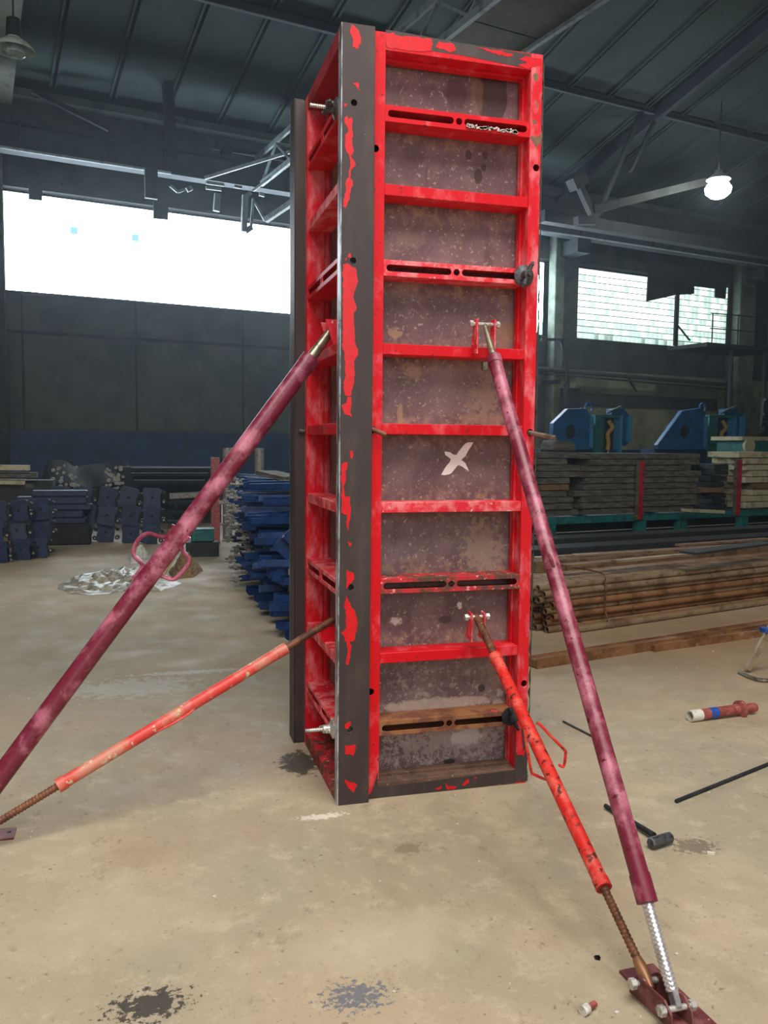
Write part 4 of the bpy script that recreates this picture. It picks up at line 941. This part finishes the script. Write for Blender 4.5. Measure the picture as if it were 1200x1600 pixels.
# two long square channels on the floor in front
def chan(p, q, wd, ht, label, m_):
    a, b_ = at_z(*p, ht/2), at_z(*q, ht/2); d = (b_-a).normalized(); r = thing('steel_channel', label, 'channel', Vector((a.x, a.y, 0)))
    MB().bar(a, b_, wd, ht-.006).build('web', m_, r, bevel=.003)
    n_ = Vector((d.y, -d.x, 0));
    for s in (1, -1): MB().bar(a+n_*s*wd*.5+ZX*ht*.06, b_+n_*s*wd*.5+ZX*ht*.06, .008, ht*1.1).build('flange', m_, r)
    return r
chan((832, 1036), (1215, 976), .09, .06, 'long brown steel channel on the floor in front of the pipe bundle', pipe_m)
chan((1018, 1012), (1230, 983), .06, .05, 'shorter brown channel lying on the near side of the long one', pipe_m)

# teal rack with boards
vr = 7.3; zb = .34
r = thing('storage_rack', 'long low teal steel rack carrying stacks of grey boards, with dark red uprights', 'rack', H(8, vr, 0))
a = at_z(845, 812, zb); zb0 = at_v(1065, 806, vr).z
MB().hbox((5.5, vr-.04, zb0-.05), (16.5, vr+.04, zb0+.05)).build('front_beam', teal, r, bevel=.004)
MB().hbox((5.5, vr+1.0, zb0-.05), (16.5, vr+1.08, zb0+.05)).build('rear_beam', teal, r)
for px in (860, 1002, 1066, 1162):
    u = at_v(px, 806, vr).dot(UX)
    MB().hbox((u-.09, vr-.03, 0), (u+.09, vr+.10, zb0-.05)).build('leg', teal, r, bevel=.004)
for px in (997, 1149):
    u = at_v(px, 760, vr).dot(UX); zt = at_v(px, 718 if px > 1000 else 720, vr-.05).z
    MB().hbox((u-.07, vr-.10, zb0-.02), (u+.03, vr-.04, zt)).build('upright', red_post_and_shade, r); MB().hbox((u-.11, vr-.09, zb0-.02), (u-.07, vr-.05, zt)).build('upright_edge', wood_grey, r)
for k in range(7): MB().hbox((6+k*1.5, vr, zb0+.045), (6.08+k*1.5, vr+1.05, zb0+.07)).build('cross_beam', teal, r)
MB().hbox((6, vr+.5, .05), (16, vr+.9, .28)).build('lower_shelf', crane_dk, r)
random.seed(23)
def board_stack(x0, x1, z0, ytop, who, m_, jitter, n, vback=.0):
    ua, ub = at_v(x0, 760, vr).dot(UX), at_v(x1, 760, vr).dot(UX); zt = at_v((x0+x1)/2, ytop, vr).z; th = (zt-z0)/n
    for k in range(n):
        for row in range(2):
            j0, j1 = random.uniform(-jitter, jitter), random.uniform(-jitter, jitter); vv = vr+.02+row*.42+random.uniform(-.02, .02)+vback
            sag = random.uniform(-.01, .01)
            b = MB(); za = z0+th*k; b.hbox((ua+j0, vv, za+th*.04), (ub+j1, vv+.38, za+th*.94))
            b.hbox((ua+j0, vv-.012, za+th*.08), (ub+j1, vv, za+th*.6))
            o = b.build('board', m_ if random.random() > .08 else wood_brn)
            tag(o, '%s %s board from the bottom of the %s' % (['front', 'rear'][row], ordn[min(k, 10)], who), 'board', 'boards in the '+who)
zs = zb0+.075
board_stack(838, 896, zs, 706, 'rack stack behind the maroon prop', wood_grey, .15, 10)
board_stack(908, 1088, zs, 708, 'long middle rack stack', wood_grey, .18, 10)
board_stack(1112, 1136, zs, 725, 'short dark stack by the right upright', crane_dk, .08, 8)
board_stack(1172, 1300, zs, 706, 'pale rack stack at the right edge', wood_pale, .25, 9, .1)
p0, p1 = at_v(1070, 783, vr-.3), at_v(1128, 790, vr-.3)
tag(MB().bar(Vector((p0.x, p0.y, zs+.05)), Vector((p1.x, p1.y, zs+.0)), .14, .05).build('plank', wood_pale), 'loose pale plank sticking out at the foot of the middle stack', 'plank')
p = at_v(884, 696, vr+.3); tag(MB().prism([p+UX*x+ZX*z for x, z in ((-.25, -.09), (.22, -.09), (.20, .02), (.10, .07), (-.18, .08), (-.22, .03))], VX*.35).build('stone_block', wood_grey, bevel=.02), 'grey block resting on the left board stack', 'block')

# blue machines
def machine(px0, v, label):
    """front housing plate, rear housing plate, cabinet and yellow hose between them; px0 = picture x of the left corner"""
    u0 = at_v(px0, 700, v).dot(UX); r = thing('bending_machine', label, 'machine', H(u0+.5, v, 0))
    zt = at_v(px0+40, 637, v).z; zc = at_v(px0, 702, v).z; hgt = zt-zc; S = 1.0
    def poly(pts, v0, dv): return [H(u0+x, v0, zc+z*hgt) for x, z in pts], VX*dv
    k = (at_v(px0+62, 700, v).dot(UX)-u0)/.62
    pts = [(0, 0), (.02*k, .62), (.24*k, .97), (.52*k, 1.0), (.62*k, .8), (.62*k, 0)] if px0 < 950 else [(-.12*k, .1), (.24*k, .92), (.52*k, 1.0), (.60*k, .9), (.62*k, 0), (-.12*k, 0)]
    b = MB(); pl = [(x, z*hgt) for x, z in pts]; b.holed(pl, [circ(.30*k, .42*hgt, .17, 16)], H(u0, v, zc), UX, ZX, VX*.14); b.build('front_housing', mblue, r, bevel=.01)
    MB().tube(H(u0+.30*k, v+.1, zc+.42*hgt), H(u0+.30*k, v+.6, zc+.42*hgt), .18, seg=20).build('bearing', black_m, r)
    MB().hbox((u0+.585*k, v-.03, zc+.05*hgt), (u0+.63*k, v+.2, zc+.8*hgt)).build('edge_strip', mblue_edge, r)
    MB().tube(H(u0+.60*k, v+.5, zc+.45*hgt), H(u0+.82*k, v+.5, zc+.45*hgt), .35, seg=24).build('flywheel', wood_grey, r, smooth=True)
    MB().hbox((u0+.72*k, v+.1, 0), (u0+.86*k, v+.5, zc+.85*hgt)).build('column', teal, r)
    MB().hbox((u0+.86*k, v+.3, .2), (u0+1.12*k, v+.6, zc+.8*hgt)).build('cabinet', black_m, r)
    MB().hbox((u0+.86*k, v+.1, zc+.8*hgt), (u0+1.14*k, v+.6, zc+.86*hgt)).build('cabinet_top', teal, r)
    MB().curve([H(u0+.98*k, v+.2, zc+.72*hgt), H(u0+1.02*k, v+.15, zc+.55*hgt), H(u0+.95*k, v+.15, zc+.38*hgt), H(u0+.99*k, v+.2, zc+.1*hgt), H(u0+.9*k, v+.2, zc-.4)], .05, 8).build('hose', yellow, r, smooth=True)
    MB().hbox((u0+1.13*k, v+.1, .2), (u0+1.17*k, v+.6, zc+.86*hgt)).build('cabinet_side', mblue_edge, r)
    b = MB(); p2 = [(1.17*k, .1*hgt), (1.17*k, 1.02*hgt), (1.38*k, 1.08*hgt), (1.50*k, .85*hgt), (1.50*k, .2*hgt), (1.44*k, .1*hgt)]
    b.holed(p2, [], H(u0, v+.5, zc), UX, ZX, VX*.2); b.build('rear_housing', mblue, r, bevel=.01)
    MB().hbox((u0+1.44*k, v+.45, zc+.2*hgt), (u0+1.51*k, v+.62, zc+.85*hgt)).build('edge_strip', mblue_edge, r)
    MB().bar(H(u0+.95*k, v+.2, zc+.9*hgt), H(u0+1.18*k, v+.2, zc+1.08*hgt), .06, .04).build('lever', wood_grey, r)
    MB().rings([H(u0+.70*k+.10*math.cos(t_), v+.3, zc+1.02*hgt+.12*math.sin(t_)) for t_ in [i*math.pi/8 for i in range(-2, 11)]], .03, 8).build('lifting_ring', mblue, r, smooth=True)
    MB().hbox((u0-.2, v+.16, 0), (u0+1.52*k, v+.9, zc-.0)).build('base', dado_m, r)
    return r
machine(862, 12.5, 'blue bending machine with round opening just right of the formwork')
machine(1040, 12.5, 'second blue bending machine at right beside the pale-topped table')
a = at_v(1160, 684, 10.5); r = thing('work_table', 'teal machine table with pale top at the right edge', 'table', H(a.dot(UX), 10.5, 0)); u = a.dot(UX)
MB().hbox((u, 10.5, a.z-.06), (u+2.4, 11.4, a.z+.03)).build('table_top', wood_pale, r); MB().hbox((u+.1, 10.55, 0), (u+2.3, 11.3, a.z-.06)).build('body', teal, r)
p = at_v(1171, 697, 10.45); MB().tube(p+VX*.05, p-VX*.02+ZX*.0, .17, seg=20).build('handwheel', wood_pale, r)

# dark brush-like reel on the right edge
p = at_v(1198, 655, 12); b = MB(); random.seed(2)
for i in range(12): b.tube(p+ZX*(i*.09-.5)-UX*random.uniform(.1, .25), p+ZX*(i*.09-.5)+UX*.6, .05, seg=6)
tag(b.build('cable_reel', crane_dk), 'dark reel with ragged edge behind the work table at right', 'reel')

# ================================================================ loose things on the near floor
# red-brown jack post with flange
a, b_ = at_z(1078, 1119, .03), at_z(1180, 1105, .035); d = (b_-a).normalized()
r = thing('jack_tube', 'short dull red jack tube with white end and blue band lying on the floor', 'jack', Vector((a.x, a.y, 0)))
L = (b_-a).length
MB().pipe(a, a+d*L*.16, .030, .2, 20).build('white_end', cup_m, r, smooth=True)
MB().tube(a+d*L*.16, a+d*L*.28, .0295, seg=20).build('tube', pinkred, r, smooth=True)
MB().tube(a+d*L*.28, a+d*L*.40, .0298, seg=20).build('band', blue_tape, r, smooth=True)
MB().tube(a+d*L*.40, a+d*L*.74, .0295, seg=20).build('tube', pinkred, r, smooth=True)
MB().rings([a+d*L*.72, a+d*L*.74, a+d*L*.79, a+d*L*.80], [.03, .048, .048, .03], 20).build('flange', pinkred, r, smooth=True)
MB().rings([a+d*L*.78, a+d*L*.86, a+d*L*.9, b_], [.024, .022, .028, .024], 16).build('neck', pinkred, r, smooth=True)
# rebar
a, b_ = at_z(1056, 1252, .008), at_z(1215, 1188, .008)
tag(MB().thread(a, b_, .0085, .012, .0015, 8).build('steel_rod', black_m, smooth=True), 'dark steel rod on the floor running out at the right edge', 'rod')
# hammer
a, b_ = at_z(946, 1259, .014), at_z(1022, 1305, .02); r = thing('sledgehammer', 'sledgehammer with black handle lying behind the maroon prop', 'hammer', Vector((b_.x, b_.y, 0)))
MB().tube(a, b_, .009, .011, 12).build('handle', black_m, r, smooth=True)
d = (b_-a).normalized(); n_ = Vector((-d.y, d.x, 0)); h0 = at_z(1026, 1312, .024)
e1 = at_z(1016, 1318, .024); e2 = at_z(1048, 1308, .024); hd = (e2-e1).normalized()
MB().rings([e1, e1+hd*.006, e2-hd*.006, e2], [.017, .021, .021, .017], 8).build('head', nutm, r, bevel=.001)
# pin
tag(MB().tube(at_z(880, 1127, .006), at_z(925, 1150, .006), .0055, seg=8).build('steel_rod', nutm, smooth=True), 'thin grey rod half hidden behind the maroon prop', 'rod')
# clamp/stand at the right edge
r = thing('pipe_clamp_stand', 'grey steel stand with curved foot and blue end at the right edge', 'stand', at_z(1170, 1055))
MB().curve([at_z(1155, 1050, .012), at_z(1172, 1058, .012), at_z(1190, 1063, .012), at_z(1215, 1063, .012)], .013, 8).build('foot', galv, r, smooth=True)
q = at_z(1168, 1046, .02); MB().bar(q, at_y(1207, 975, q.y-.05), .042, .03).build('arm', pipe_g, r, bevel=.002)
MB().obox(at_y(1197, 984, q.y-.04), EX*.03, EY*.03, ZX*.015).build('blue_cap', blue_tape, r, bevel=.003)
# litter
tag(MB().bar(at_z(1105, 1332, .004), at_z(1118, 1334, .004), .009, .008).build('cigarette_butt', cup_m), 'white cigarette butt on the floor right of the hammer', 'litter')
a = at_z(910, 1580, .012); b_ = at_z(930, 1568, .012)
r = thing('bottle_cap', 'small white bottle cap on the floor left of the base plate', 'litter', a); MB().tube(a, a.lerp(b_, .4), .013, seg=14).build('rim', cup_m, r, smooth=True); MB().tube(a.lerp(b_, .4), b_, .008, seg=12).build('stem', pinkred, r, smooth=True)
random.seed(41); pb = MB()
for i in range(7): a = random.uniform(0, 6.28); p = at_z(933, 1497)+Vector((random.uniform(-.008, .008), random.uniform(-.008, .008), .002)); pb.obox(p, Vector((math.cos(a), math.sin(a), 0))*.005, Vector((-math.sin(a), math.cos(a), 0))*.003, ZX*.002)
tag(pb.build('dirt_crumb', black_m), 'small black crumb of dirt left of the rusty prop screw', 'debris')
pb = MB(); random.seed(42)
for i in range(260):
    u_, v_ = random.uniform(-3, 3.2), random.uniform(-2, 4.5); p = Vector((u_, v_, 0)); s_ = random.uniform(.0015, .005)
    pb.obox(p+ZX*s_*.5, Vector((s_, s_*.3, 0)), Vector((-s_*.3, s_*.7, 0)), ZX*s_*.5)
tag(pb.build('floor_grit', concrete_crumb), 'scattered pale grit and concrete crumbs on the floor', 'debris', kind='stuff')
